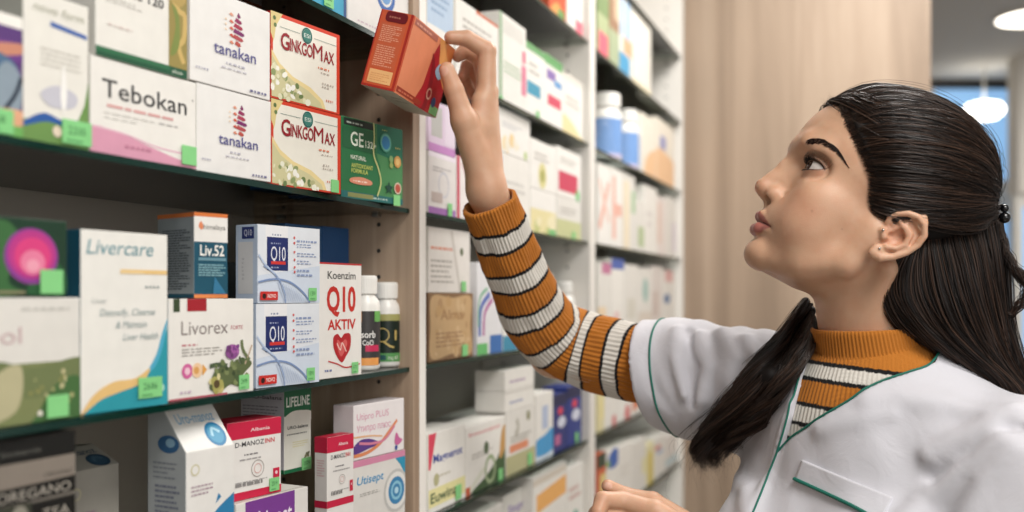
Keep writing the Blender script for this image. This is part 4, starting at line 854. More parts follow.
def f_head(P):
    """head and neck in millimetres, head frame"""
    E = P.copy(); E[:, 0] = np.abs(P[:, 0]); X = E.copy(); X[:, 1] /= KY
    d = s_ell(X, (0, 13, 60), (73, 97, 76))
    d = smin(d, s_ell(X, (0, 45, 80), (58, 58.5, 54)), 18)
    d = smin(d, s_ell(X, (0, 8, 5), (67.5, 48, 50)), 15)
    d = smin(d, s_ell(X, (0, 46, -4), (56, 58, 64)), 12)
    jaw = s_chain(X, [(10, 88, -51), (34, 58, -46), (50, 20, -32), (58, 8, 2)], [14.5, 13, 12, 12], 10)
    d = smin(d, jaw, 18)
    d = smin(d, s_ell(X, (0, 95, -52), (19, 15.5, 15)), 9)
    d = smin(d, s_ell(X, (0, 40, -38), (38, 42, 20)), 16)
    d = smin(d, s_ell(X, (41, 62, 12), (21, 31, 22)), 18)                    # cheekbone
    d = smin(d, s_ell(X, (30, 68, -14), (27, 30, 28)), 16)
    d = smin(d, s_ell(X, (0, 84, -14), (32, 26.5, 26)), 12)                  # muzzle
    d = smin(d, s_chain(X, [(6, 103, 62), (24, 100, 64), (43, 84, 60)], [8, 8, 7], 5), 11)
    d = smax(d, -s_ell(E, (31, 101, 42), (17, 16, 12.5)), 9)                 # socket
    d = smax(d, -s_ell(E, (48, 84, 40), (9, 14, 10)), 9)
    d = smin(d, s_ell(E, EYE, (ER+1.5,)*3), 4)
    # nose
    n = s_chain(X, [(0, 103, 54), (0, 108, 38), (0, 114.5, 22), (0, 120.5, 11)], [7, 7.2, 8, 9.3], 4)
    n = smin(n, s_ell(X, (0, 100, 24), (15, 14, 24)), 8)
    n = smin(n, s_ell(X, (0, 106, 9), (15, 14, 9)), 6)
    n = smin(n, s_ell(X, (11.5, 106.5, 6.5), (6.2, 10.5, 7.6)), 3.5)
    n = smin(n, s_cap(X, (0, 117, 5), (0, 108, -1), 4.6, 5), 4)
    d = smin(d, n, 6)
    d = smax(d, -s_ell(X, (8.5, 111, .0), (4.2, 7, 5.2), rotm('X', 20)), 1.5)
    d = smax(d, -s_cap(X, (19.5, 101, 10), (19, 97, 0), 1.0, .6), 4)           # crease behind the wing
    # lips
    up = s_chain(X, [(0, 109.2, -16.5), (7, 109.5, -16.2), (16, 102, -20), (25, 90.5, -25.5)], [4.9, 4.8, 3.6, 1.6], 3)
    lo = s_chain(X, [(0, 108.6, -30.5), (8, 107.6, -30), (16, 101, -28.5), (24.5, 90.5, -26.8)], [5.9, 5.7, 4.1, 1.6], 3)
    d = smin(d, smin(up, lo, 1.5), 3.5)
    ax_ = np.abs(X[:, 0]); zc = -22.8-3.6*(ax_/25)**2; fr = (X[:, 1] > 70)*np.clip(1-(ax_/26.5)**6, 0, 1)
    d = d+fr*2.2*np.exp(-((X[:, 2]-zc)/1.0)**2)
    d = d+1.2*np.exp(-(((X[:, 0]-27)/3)**2+((X[:, 2]+27.5)/3)**2))*(X[:, 1] > 70)
    d = smax(d, -s_cap(X, (0, 117, -5), (0, 118.5, -11), 1.6, 2.2), 4)
    # eyelid opening, angles about the eyeball centre
    q = E-EYE; r, el, hh, vu, vl = lids(q)
    op = np.maximum(np.maximum(el-vu, vl-el)*ER, (np.abs(hh)-1)*ER)
    cut = np.maximum(op, np.maximum(r-26, 10.8-r)); cut = np.maximum(cut, -(q[:, 1]+4))
    d = smax(d, -cut, .7)
    fold = np.abs(el-vu-.24-.05*hh)*ER; fold = np.where((np.abs(hh) < 1.1) & (q[:, 1] > -3) & (r < 22), fold, 9)
    d = d+np.clip(1-fold/1.4, 0, 1)**2*.9
    # neck
    d = smin(d, s_cap(P, (0, -16, -35), NBh, 47, 52), 14)
    d = smin(d, s_cap(X, (56, -20, -22), NBh+np.array([16, 36, -6]), 9, 8), 14)
    # ears
    ear = s_ell(E, _plate, (4.5, 17, 27), rotm('X', -22)@rotm('Z', -24))
    ear = smin(ear, s_ell(E, _lobe, (3.6, 7.5, 8)), 5)
    ear = smax(ear, -s_ell(E, _conch+np.array([3.5, 0, 0]), (8.5, 7.5, 11.5), rotm('X', -28)), 2.5)
    ear = smax(ear, -s_chain(E, _scaph, [3.0, 3.0, 2.2]), 2)
    ear = smax(ear, -s_ell(E, _foss+np.array([2, 0, 0]), (3.5, 3.5, 5)), 2)
    ear = smin(ear, s_chain(E, _rim, [2.0, 2.3, 2.6, 2.9, 3.0, 3.0, 2.9, 2.8, 2.6, 2.8, 3.2, 4.0, 3.8]), 1.8)
    ear = smin(ear, s_chain(E, _anti, [2.0, 2.3, 2.5, 2.4, 2.6, 2.8]), 2.2)
    ear = smin(ear, s_chain(E, _crus, [2.2, 1.8, 1.2]), 2)
    ear = smin(ear, s_chain(E, _trag, [3.4, 3.6]), 3)
    ear = smax(ear, -s_ell(E, _tin+np.array([1.5, 0, 0]), (5, 3.8, 3.6)), 1.2)
    d = smin(d, ear, 3)
    return d
def bx(P, lo, hi): pass

SCALE_MM = .001
def head_world(P): return f_head(w2h(P))*.001
# ---- right (raised) hand with forearm
def fing(P, pts, rs, k=.0025): return s_chain(P, pts, rs, k)
RW = PZ(487, 192, 1.135)                          # wrist
EL = PZ(556, 350, 1.25)                           # elbow
RIX = [PZ(486, 94, 1.135), PZ(487, 51, 1.135), PZ(467, 38.5, 1.13), PZ(451, 37.5, 1.125)]
RMI = [PZ(488, 92, 1.155), PZ(480, 58, 1.165), PZ(466, 50, 1.165), PZ(458, 56, 1.162)]
RRI = [PZ(487, 98, 1.175), PZ(475, 71, 1.185), PZ(467, 66, 1.185), PZ(463, 76, 1.182)]
RPI = [PZ(484, 108, 1.19), PZ(471, 91, 1.20), PZ(467, 80, 1.20), PZ(462, 86, 1.20)]
RTH = [PZ(475, 158, 1.122), PZ(464, 121, 1.110), PZ(454, 90, 1.105), PZ(447, 70, 1.103)]
def f_rhand(P):
    d = s_cap(P, EL, RW, .036, .0205)
    pw = s_cap(P, RW, (RIX[0]+RMI[0])/2, .021, .0125)
    palm = smin(s_cap(P, RW, RIX[0], .0185, .0115), s_cap(P, RW, RMI[0], .0185, .0115), .006)
    palm = smin(palm, s_cap(P, RW, RRI[0], .017, .0108), .008)
    palm = smin(palm, s_cap(P, RW, RPI[0], .015, .0098), .008)
    d = smin(d, palm, .012)
    d = smin(d, s_cap(P, RW+(RTH[0]-RW)*.3, RTH[1], .017, .0145), .012)        # thenar
    d = smin(d, s_cap(P, (RTH[0]+RIX[0])/2, RIX[0]+(RTH[1]-RIX[0])*.3, .010, .008), .014)  # web
    th = fing(P, RTH[1:], [.0135, .0108, .0088]); d = smin(d, th, .006)
    for F_, r in ((RIX, (.0118, .0104, .0090, .0076)), (RMI, (.0112, .0096, .0084, .0072)), (RRI, (.0098, .0083, .0072, .0062)), (RPI, (.0088, .0072, .0063, .0056))):
        d = smin(d, fing(P, F_, r), .0035)
    return d
# ---- left hand, held low, loosely closed
LW = PZ(716, 552, .985); LE = W3d(.40, -.365, .86)
LIX = [PZ(655, 512, 1.0), PZ(622, 501, 1.01), PZ(603, 500, 1.0), PZ(598, 512, .99)]
LMI = [PZ(652, 530, 1.0), PZ(616, 516, 1.01), PZ(597, 514, 1.0), PZ(594, 527, .99)]
LRI = [PZ(654, 547, 1.0), PZ(617, 535, 1.01), PZ(600, 532, 1.0), PZ(597, 545, .99)]
LPI = [PZ(660, 563, 1.0), PZ(626, 553, 1.01), PZ(610, 551, 1.0), PZ(607, 561, .99)]
LTH = [PZ(694, 528, .985), PZ(662, 506, .985), PZ(630, 499, .985), PZ(609, 487, .985)]
LTH = [PZ(690, 528, 1.01), PZ(652, 503, 1.03), PZ(626, 496, 1.035), PZ(608, 486, 1.03)]
def f_lhand(P):
    d = s_cap(P, LE, LW, .038, .021)
    palm = smin(s_cap(P, LW, LIX[0], .017, .0125), s_cap(P, LW, LMI[0], .017, .012), .006)
    palm = smin(palm, s_cap(P, LW, LRI[0], .016, .0115), .008); palm = smin(palm, s_cap(P, LW, LPI[0], .015, .010), .008)
    d = smin(d, palm, .012)
    d = smin(d, s_chain(P, LTH, (.014, .0115, .0088, .0068), .003), .006)
    for F_, r in ((LIX, (.0115, .0098, .0085, .0072)), (LMI, (.0112, .0096, .0084, .0072)), (LRI, (.0105, .009, .0078, .0068)), (LPI, (.0095, .008, .007, .006))):
        d = smin(d, fing(P, F_, r), .0028)
    return d
# ---- trunk
_tf = nrm(-.79*R3-.61*F3); _tl = nrm(.61*R3-.79*F3)
TR = np.stack([_tl, _tf, U3])                     # trunk axes: her left, forward, up
RS = PZ(762, 388, 1.135); LS = W3d(.468, -.162, .894)
def t2w(p): return NB+np.asarray(p, float)@TR
def w2t(P): return (P-NB)@TR.T
def f_trunk(P, off=0.):
    X = w2t(P); XA = X.copy(); XA[:, 0] = np.abs(X[:, 0])
    d = s_ell(X, (0, -.005, -.19), (.150, .105, .20))
    d = smin(d, s_ell(X, (0, -.01, -.40), (.118, .092, .20)), .06)
    d = smin(d, s_ell(X, (0, -.015, -.60), (.155, .112, .15)), .06)
    d = smin(d, s_ell(XA, (.062, .078, -.195), (.058, .052, .062)), .03)
    d = smin(d, s_cap(P, NB+U3*.03, NB-U3*.05, .050, .075), .04)
    d = smin(d, s_cap(P, NB-U3*.045, RS, .054, .044), .035)
    d = smin(d, s_cap(P, NB-U3*.045, LS, .058, .048), .035)
    return d-off
def f_arms(P, off=0.):
    d = s_chain(P, [RS, EL], [.042, .034]); e = s_chain(P, [LS, LE], [.044, .034])
    return np.minimum(d, e)-off
HIPR = t2w((-.085, -.015, -.66)); HIPL = t2w((.085, -.015, -.66))
KNR = np.array([HIPR[0], HIPR[1], .44])+_tf*.02; KNL = np.array([HIPL[0], HIPL[1], .44])+_tf*.03
ANR = np.array([HIPR[0], HIPR[1], .085]); ANL = np.array([HIPL[0], HIPL[1], .085])
def f_legs(P):
    return np.minimum(s_chain(P, [HIPR, KNR, ANR], [.078, .050, .034], .02), s_chain(P, [HIPL, KNL, ANL], [.078, .050, .034], .02))
def f_bodycore(P):
    d = smin(f_trunk(P), f_arms(P), .03); d = smin(d, f_legs(P), .03)
    return smin(d, s_cap(P, HO+(NB-HO)*.45, NB, .049, .053), .015)

def skin_nodes(nt, b):
    at = nt.nodes.new('ShaderNodeAttribute'); at.attribute_name = 'tint'
    n = nt.nodes.new('ShaderNodeTexNoise'); n.inputs['Scale'].default_value = 55; n.inputs['Detail'].default_value = 4
    tc = nt.nodes.new('ShaderNodeTexCoord'); nt.links.new(tc.outputs['Object'], n.inputs['Vector'])
    mx = nt.nodes.new('ShaderNodeMix'); mx.data_type = 'RGBA'; mx.blend_type = 'MULTIPLY'; mx.inputs['B'].default_value = (.93, .86, .83, 1)
    mr = nt.nodes.new('ShaderNodeMapRange'); mr.inputs['From Min'].default_value = .4; mr.inputs['From Max'].default_value = .75
    nt.links.new(n.outputs['Fac'], mr.inputs['Value']); nt.links.new(mr.outputs['Result'], mx.inputs['Factor']); nt.links.new(at.outputs['Color'], mx.inputs['A'])
    nt.links.new(mx.outputs['Result'], b.inputs['Base Color'])
    n2 = nt.nodes.new('ShaderNodeTexNoise'); n2.inputs['Scale'].default_value = 900; n2.inputs['Detail'].default_value = 3
    nt.links.new(tc.outputs['Object'], n2.inputs['Vector'])
    bp = nt.nodes.new('ShaderNodeBump'); bp.inputs['Strength'].default_value = .3; bp.inputs['Distance'].default_value = .0006
    nt.links.new(n2.outputs['Fac'], bp.inputs['Height']); nt.links.new(bp.outputs['Normal'], b.inputs['Normal'])
    b.inputs['Subsurface Weight'].default_value = .35; b.inputs['Subsurface Radius'].default_value = (1, .45, .3); b.inputs['Subsurface Scale'].default_value = .004
M_SKIN = mat('skin', '#d9ab8c', .48, .45, build=skin_nodes)
SK = np.array(lin('#caa184')); LIP = np.array(lin('#a3665c')); BLUSH = np.array(lin('#c58b70'))
HRES = .0011

def head_color(P):
    H = w2h(P); n = len(P); X = H.copy(); X[:, 0] = np.abs(H[:, 0])
    c = np.tile(SK, (n, 1))
    def blend(m, col): c[:] = c*(1-m[:, None])+np.asarray(col)*m[:, None]
    bl = np.exp(-(((X-np.array([42, 76, -2]))/np.array([22, 26, 20]))**2).sum(1)); blend(bl*.45, BLUSH)
    blend(np.exp(-(((X-np.array([0, 120, 6]))/np.array([16, 12, 12]))**2).sum(1))*.35, BLUSH)
    e = s_ell(X, _plate, (9, 20, 30)); blend(np.clip(-e/6, 0, 1)*.5, BLUSH)
    S = X.copy(); S[:, 1] /= KY
    up = s_chain(S, [(0, 109.2, -17.2), (7, 109.5, -16.9), (16, 103, -20.6), (24, 94, -25)], [5.3, 5.2, 4.0, 1.9])
    lo = s_chain(S, [(0, 108.6, -30.2), (8, 107.6, -29.8), (16, 102, -28.4), (23.5, 94, -26.5)], [6.0, 5.8, 4.2, 1.9])
    ax_ = np.abs(S[:, 0])/25; zt = -12.6+1.2*np.exp(-((ax_-.28)/.16)**2)-12.5*ax_**1.6; zb = -37.5+11*ax_**2.2; zm = -22.8-3.6*ax_**2
    li = np.maximum(S[:, 2]-zt, zb-S[:, 2]); blend(np.clip(.5-li/1.4, 0, 1)*(S[:, 1] > 70)*(ax_ < 1.02)*(li < 3), LIP)
    blend(np.exp(-((S[:, 2]-zm)/.9)**2)*(S[:, 1] > 70)*(ax_ < 1.04)*.6, lin('#5a2c28'))
    q = X-EYE; r, el, hh, vu, vl = lids(q); near = (q[:, 1] > -4) & (r < 19)
    blend(np.exp(-((r-14)/4)**2)*(q[:, 1] > -2)*.30, lin('#a9745c'))
    blend(near*np.exp(-(((el-vu)*ER-.3)/1.0)**2)*(np.abs(hh) < 1.08)*.85, lin('#2a1b18'))        # liner on the lashes
    blend(near*np.exp(-(((el-vl)*ER+.2)/.9)**2)*(np.abs(hh) < 1.0)*.5, lin('#4a2f28'))
    for (m0, m1, rr) in ((MARKS[0], 1, 1.0), (MARKS[1], 1, .8)):
        blend(np.clip(1-np.sqrt(((H-m0)**2).sum(1))/(rr*1.3), 0, 1)*.6, lin('#6a3f30'))
    return c
def hits(fn, px, z0=.75, z1=1.5):
    """points where the sight lines through pixels px first meet the surface fn = 0"""
    D = np.stack([R3*((x-CX)/FPX)+U3*((HY-y)/FPX)+F3 for x, y in px]); t = np.full(len(px), z0)
    for _ in range(160): t = np.minimum(t+fn(C3+D*t[:, None])*.7, z1)
    return C3+D*t[:, None]
MARKS = w2h(hits(head_world, [(812, 211), (842, 229)]))
hv, hq = mesh_sdf(head_world, h2w((0, 20, 20))-.19, h2w((0, 20, 20))+.19, HRES)
def keep(v, q, cond):
    m = cond(v); qq = q[m[q].all(1)]; used = np.unique(qq); rem = np.full(len(v), -1); rem[used] = np.arange(len(used)); return v[used], rem[qq]
_nd = (NB-HO)/np.linalg.norm(NB-HO)
hv, hq = keep(hv, hq, lambda v: (v-HO)@_nd < np.linalg.norm(NB-HO)*.98)
rv, rq = mesh_sdf(f_rhand, np.min([RIX[3], RTH[3], RPI[3], RW, EL], 0)-.06, np.max([RIX[1], RPI[1], RW, EL], 0)+.06, .0014)
lv, lq = mesh_sdf(f_lhand, np.min([LE, LW, LIX[3], LPI[3]], 0)-.06, np.max([LE, LTH[1], LIX[0]], 0)+.06, .0017)
bv, bq = mesh_sdf(f_bodycore, np.array([NB[0]-.45, NB[1]-.35, .05]), np.array([NB[0]+.35, NB[1]+.35, NB[2]+.06]), .007)
colv = np.concatenate([head_color(hv), np.tile(SK, (len(rv)+len(lv)+len(bv), 1))])
# knuckles and fingertips a little redder
_o = len(hv)
for pts, vv, o in ((sum([RIX, RMI, RRI, RTH], []), rv, _o), (sum([LIX, LMI, LTH], []), lv, _o+len(rv))):
    for p in pts:
        m = np.exp(-((vv-p)**2).sum(1)/.010**2)*.35
        colv[o:o+len(vv)] = colv[o:o+len(vv)]*(1-m[:, None])+BLUSH*m[:, None]
NAIL = np.array(lin('#dcb5a2'))
for px, vv, o, rr_ in (((443.5, 71), rv, _o, .0062), ((608, 486), lv, _o+len(rv), .0050)):
    c_ = hits(f_rhand if vv is rv else f_lhand, [px])[0]; dd = np.sqrt(((vv-c_)**2).sum(1)); m = np.clip((rr_-dd)/.0012, 0, 1)*.8
    colv[o:o+len(vv)] = colv[o:o+len(vv)]*(1-m[:, None])+NAIL*m[:, None]
body = np_mesh('person', [(hv, hq, 0), (rv, rq, 0), (lv, lq, 0), (bv, bq, 0)], [M_SKIN], col=colv)
tag(body, 'woman in a white coat and orange striped sweater reaching up to hold the orange carton', 'person')
# ------------------------------------------------------------------ eyes, brows, lashes
def strands(paths, r0, r1=None, taper=None):
    """paths (S, M, 3) -> three-sided tapering tubes"""
    P = np.asarray(paths, float); S, M, _ = P.shape
    Tn = np.gradient(P, axis=1); Tn /= (np.linalg.norm(Tn, axis=2)[..., None]+1e-12)
    rnd = np.random.RandomState(11); a = rnd.normal(size=(S, 1, 3)); N = np.cross(Tn, a); N /= (np.linalg.norm(N, axis=2)[..., None]+1e-12); B = np.cross(Tn, N)
    t = np.linspace(0, 1, M); rr = np.broadcast_to(np.asarray(r0, float).reshape(-1, 1), (S, 1))*(taper(t) if taper else (1-.75*t**2))[None]
    V = np.stack([P+rr[..., None]*(math.cos(k)*N+math.sin(k)*B) for k in (0, 2.094, 4.189)], 2).reshape(-1, 3)
    s = np.arange(S)[:, None, None]; i = np.arange(M-1)[None, :, None]; j = np.arange(3)[None, None]
    b = (s*M+i)*3; q = np.stack([b+j, b+(j+1) % 3, b+3+(j+1) % 3, b+3+j], -1).reshape(-1, 4)
    return V, q
def hairmat(name, rough=.36):
    def bld(nt, b):
        at = nt.nodes.new('ShaderNodeAttribute'); at.attribute_name = 'tint'; nt.links.new(at.outputs['Color'], b.inputs['Base Color'])
    return mat(name, '#191210', rough, .4, build=bld)
M_HAIR = hairmat('dark_hair'); M_LASH = mat('lash_hair', '#100c0b', .5, .3); M_BROW = mat('brow_hair', '#251914', .6, .2)
M_EYE = mat('eye_surface', '#dcd3cc', .06, .6, build=lambda nt, b: nt.links.new([n for n in [nt.nodes.new('ShaderNodeAttribute')] if not setattr(n, 'attribute_name', 'tint')][0].outputs['Color'], b.inputs['Base Color']))
for sgn in (1, -1):
    gz = nrm((.16 if sgn > 0 else .16, 1, .06)); nl, nm = 96, 64; vs = []; cs = []
    ax = nrm(np.cross(gz, (0, 0, 1))); ay = np.cross(ax, gz)
    for i in range(nm+1):
        a = math.pi*i/nm
        for j in range(nl):
            b = 2*math.pi*j/nl; rr = ER-.35+.9*max(0, 1-(a/.5)**2)
            vs.append(EYE*np.array([sgn, 1, 1])+rr*(gz*math.cos(a)+math.sin(a)*(ax*math.cos(b)+ay*math.sin(b))))
            fl = .85+.15*math.sin(b*23)*math.sin(b*9+1)
            cs.append(lin('#060505') if a < .17 else (tuple(np.array(lin('#3a2418'))*fl) if a < .42 else (lin('#150f0d') if a < .49 else lin('#c2b8b1'))))
    i = np.arange(nm)[:, None]; j = np.arange(nl)[None]
    q = np.stack([i*nl+j, (i+1)*nl+j, (i+1)*nl+(j+1) % nl, i*nl+(j+1) % nl], -1).reshape(-1, 4)
    np_mesh('eye', [(h2w(np.array(vs)), q, 0)], [M_EYE], body, col=np.array(cs))
rs = np.random.RandomState(3)
def proj_head(v, off):
    for _ in range(6):
        e = .0004; f0 = head_world(v); g = np.stack([(head_world(v+np.eye(3)[k]*e)-f0)/e for k in range(3)], 1); v = v-(f0-off)[:, None]*g/((g*g).sum(1)[:, None]+1e-6)
    return v
bpx = hits(head_world, [(806, 142.5), (812, 141.5), (820, 142), (828, 145), (835, 149.5), (841, 156), (846, 163.5)])
bl = w2h(np.array(cat_rom(bpx, 10)))
pb = []
for _ in range(380):
    t = rs.rand()**.9; k = t*(len(bl)-1); i = int(min(k, len(bl)-2)); c = bl[i]+(bl[i+1]-bl[i])*(k-i)
    wd = 3.5*(1-t)**.45*(.55+.45*min(1, t*6))+.3; dr = nrm(bl[min(i+3, len(bl)-1)]-bl[max(i-3, 0)]); up = np.array([0, .1, 1.]); o = rs.uniform(-1, 1)
    p0 = c+up*o*wd; L = rs.uniform(4, 6.5); d2 = nrm(dr+up*(.45*(1-t)-.5*o*.6)); pb.append([p0+d2*L*s for s in np.linspace(0, 1, 5)])
pb = np.array(pb)
for sgn in (1, -1):
    q = pb.copy(); q[..., 0] *= sgn; w_ = proj_head(h2w(q).reshape(-1, 3), .0004).reshape(q.shape)
    V, Q = strands(w_, .00024); np_mesh('eyebrow', [(V, Q, 0)], [M_BROW], body)
    lash = []
    for u in np.linspace(-.82, 1.04, 62):
        az = u*(.85 if u < 0 else 1.32)+.27; cc = max(0, 1-abs(u)**2); el = .42*cc**.62+.05*u-.02
        rd = np.array([math.sin(az)*math.cos(el), math.cos(az)*math.cos(el), math.sin(el)]); L = 7+3*max(0, u)+rs.uniform(-.8, .8)
        p0 = EYE+rd*(ER+1.1); tang = np.array([math.cos(az), -math.sin(az), 0])
        lash.append([p0+rd*L*s*.8+np.array([0, 0, 1])*(-.12*L*s+.75*L*s*s)+tang*L*s*.30*(u+.15)+tang*rs.uniform(-.4, .4)*s for s in np.linspace(0, 1, 7)])
    for u in np.linspace(-.6, .95, 34):
        az = u*(.85 if u < 0 else 1.32)+.27; cc = max(0, 1-abs(u)**2); el = -.34*cc**.75+.05*u
        rd = np.array([math.sin(az)*math.cos(el), math.cos(az)*math.cos(el), math.sin(el)]); L = 2.8
        p0 = EYE+rd*(ER+1.0); lash.append([p0+rd*L*s*.8+np.array([0, 0, -1])*.5*L*s*s for s in np.linspace(0, 1, 7)])
    lash = np.array(lash); lash[..., 0] *= sgn
    V, Q = strands(h2w(lash), .00022); np_mesh('eyelashes', [(V, Q, 0)], [M_LASH], body)
# ear studs
M_STUD = mat('stud_steel', '#b9b6b0', .2, .5, .9)
for (x, y) in ((883, 230), (879.5, 248.5)):
    p = hits(head_world, [(x, y)])[0]; k = MB(); bm = bmesh.new(); bmesh.ops.create_uvsphere(bm, u_segments=16, v_segments=10, radius=.0013)
    for v in bm.verts: v.co += Vector(p)+Vector(_lf)*.0004
    k.bm(bm, M_STUD, True); o = k.build('earring', body)

# ------------------------------------------------------------------ striped rib-knit sweater
OR, WT, BL_ = np.array(lin('#bd762c')), np.array(lin('#dedad2')), np.array(lin('#17171a'))
def stripes(s, first=.030, seq=((.0040, 2), (.0180, 1), (.0040, 2), (.0255, 0))):
    """colour index along the knit: 0 orange, 1 white, 2 black"""
    per = sum(a for a, _ in seq); o = np.zeros(len(s), int); u = np.where(s < first, -1, (s-first) % per); acc = 0
    for a, k in seq: o[(u >= acc) & (u < acc+a)] = k; acc += a
    return o
def knit_col(idx): return np.stack([OR, WT, BL_])[idx]
def knit_nodes(nt, b):
    at = nt.nodes.new('ShaderNodeAttribute'); at.attribute_name = 'tint'
    n = nt.nodes.new('ShaderNodeTexNoise'); n.inputs['Scale'].default_value = 1400; n.inputs['Detail'].default_value = 2
    tc = nt.nodes.new('ShaderNodeTexCoord'); nt.links.new(tc.outputs['Object'], n.inputs['Vector'])
    mx = nt.nodes.new('ShaderNodeMix'); mx.data_type = 'RGBA'; mx.blend_type = 'MULTIPLY'; mx.inputs['B'].default_value = (.72, .70, .68, 1)
    nt.links.new(n.outputs['Fac'], mx.inputs['Factor']); nt.links.new(at.outputs['Color'], mx.inputs['A']); nt.links.new(mx.outputs['Result'], b.inputs['Base Color'])
    bp = nt.nodes.new('ShaderNodeBump'); bp.inputs['Strength'].default_value = .5; bp.inputs['Distance'].default_value = .0006
    nt.links.new(n.outputs['Fac'], bp.inputs['Height']); nt.links.new(bp.outputs['Normal'], b.inputs['Normal'])
    b.inputs['Sheen Weight'].default_value = .15
M_KNIT = mat('rib_knit', '#bd762c', .85, .15, build=knit_nodes)
def resample(path, rad, ds):
    P = np.array(cat_rom([np.append(p, r) for p, r in zip(path, rad)], 24)); L = np.concatenate([[0], np.cumsum(np.linalg.norm(np.diff(P[:, :3], axis=0), axis=1))])
    for _ in range(3):                          # ease the bend so the rings do not cross
        w_ = 18; K = np.ones(2*w_+1)/(2*w_+1); Pp = np.pad(P, ((w_, w_), (0, 0)), mode='reflect', reflect_type='odd')
        P = np.stack([np.convolve(Pp[:, k], K, 'valid') for k in range(4)], 1)
    L = np.concatenate([[0], np.cumsum(np.linalg.norm(np.diff(P[:, :3], axis=0), axis=1))])
    s = np.arange(0, L[-1], ds); return np.stack([np.interp(s, L, P[:, k]) for k in range(3)], 1), np.interp(s, L, P[:, 3]), s
def sleeve(path, rad, ribs=52, n=312, ds=.0008, seed=0, **kw):
    P, r, s = resample(path, rad, ds); V, Q = tube(P, r, n)
    m = len(P); th = np.tile(np.linspace(0, 2*np.pi, n, endpoint=False), m); ss = np.repeat(s, n); C = np.repeat(P, n, 0); D = V-C; D /= np.linalg.norm(D, axis=1)[:, None]
    ring = np.stack([np.cos(th)*2.2, np.sin(th)*2.2, ss*26+seed], 1)+7
    ed = np.clip(ss/.003, 0, 1)
    V = V+D*(.00085*np.cos(ribs*th)+.0026*vnoise(ring)+.0012*vnoise(ring*2.3)-.003*(1-ed)**2+(.0016*np.exp(-(ss/.012)**2)))[:, None]
    idx = stripes(ss+.0007*vnoise(ring*1.3+3), **kw)
    # turned-in edge at the cuff
    V2 = C[:n]+D[:n]*(r[0]-.0035)+(P[25]-P[0]); k = len(V); V = np.concatenate([V, V2]); a = np.arange(n); b = (a+1) % n
    Q = np.concatenate([Q, np.stack([a, b, k+b, k+a], 1)])
    return V, Q, np.concatenate([knit_col(idx), knit_col(np.zeros(n, int))*.8])
sp = [PZ(489, 200, 1.135), PZ(500, 230, 1.152), PZ(514, 268, 1.178), PZ(531, 308, 1.208), PZ(545, 334, 1.235), PZ(567, 346, 1.252), PZ(598, 353, 1.235), PZ(640, 362, 1.208), PZ(690, 373, 1.18), PZ(735, 382, 1.15)]
sr = [.0310, .0315, .0345, .0405, .0445, .0455, .0450, .0480, .0500, .0480]
SV1 = sleeve(sp, sr)
lp = [LW+(LE-LW)*.12, LW+(LE-LW)*.5, LE+(LW-LE)*.12+U3*.006, LE+(LS-LE)*.12, LE+(LS-LE)*.5, LS]
SV2 = sleeve(lp, [.029, .036, .043, .045, .048, .050], seed=9, ds=.0016, n=208)
# roll collar
_A = h2w((0, -16, -35))
def nk(u):
    t = (CAM.z+u-_A[2])/(NB[2]-_A[2]); return _A+(NB-_A)*t
def ring_tube(cs, rs_, n=360, ribs=100):
    m = len(cs); th = np.linspace(0, 2*np.pi, n, endpoint=False); ax = nrm(nrm(_A-NB)*.35+U3); x = nrm(np.cross(ax, F3)); y = np.cross(ax, x)
    V = np.concatenate([c+r*(1+.0)*(np.cos(th)[:, None]*x+np.sin(th)[:, None]*y)+(np.cos(th)[:, None]*x+np.sin(th)[:, None]*y)*(.0007*np.cos(ribs*th))[:, None] for c, r in zip(cs, rs_)])
    i = np.arange(m-1)[:, None]; j = np.arange(n)[None]; q = np.stack([i*n+j, i*n+(j+1) % n, (i+1)*n+(j+1) % n, (i+1)*n+j], -1).reshape(-1, 4)
    return V, q
us = [-.052, -.036, -.0325, -.031, -.0325, -.036, -.045, -.055, -.063, -.068]; rr_ = [.0520, .0525, .0535, .0550, .0565, .0575, .0585, .0600, .0625, .0640]
CV, CQ = ring_tube([nk(u) for u in us], rr_)
# chest panel of the sweater
def f_sweater(P): return f_trunk(P, .0065)
V_PX = [(809, 346), (806, 357), (797, 385), (787, 418), (777, 452), (789, 439), (809, 425), (834, 409), (855, 396), (879, 382), (908, 372), (931, 363), (943, 343)]
chest_v, chest_q = mesh_sdf(f_sweater, NB+np.array([-.24, -.2, -.30]), NB+np.array([.24, .2, .06]), .0016)
_c = w2t(chest_v); chest_v, chest_q = keep(chest_v, chest_q, lambda v: (w2t(v)[:, 1] > -.01) & (np.abs(w2t(v)[:, 0]) < .115))
wz = -((chest_v-C3)@U3)-.115*((chest_v-C3)@R3)
th = np.arctan2(w2t(chest_v)[:, 0], w2t(chest_v)[:, 1]+.03)
g = np.stack([(f_sweater(chest_v+np.eye(3)[k]*.001)-f_sweater(chest_v))/.001 for k in range(3)], 1)
chest_v = chest_v+g*(.0007*np.cos(150*th))[:, None]
W0 = .0255+0.0
w0 = float(-((hits(f_sweater, [(840, 364)])[0]-C3)@U3)-.115*((hits(f_sweater, [(840, 364)])[0]-C3)@R3))
ci = stripes(wz-w0+1e-4, first=0, seq=((.0042, 2), (.0125, 1), (.0042, 2), (.0215, 0), (.0042, 2), (.0155, 1))); ci[wz < w0] = 0
swc = np.concatenate([SV1[2], SV2[2], knit_col(np.zeros(len(CV), int)), knit_col(ci)])
np_mesh('sweater', [(SV1[0], SV1[1], 0), (SV2[0], SV2[1], 0), (CV, CQ, 0), (chest_v, chest_q, 0)], [M_KNIT], body, col=swc)['label'] = 'orange, white and black striped rib-knit roll-neck sweater'

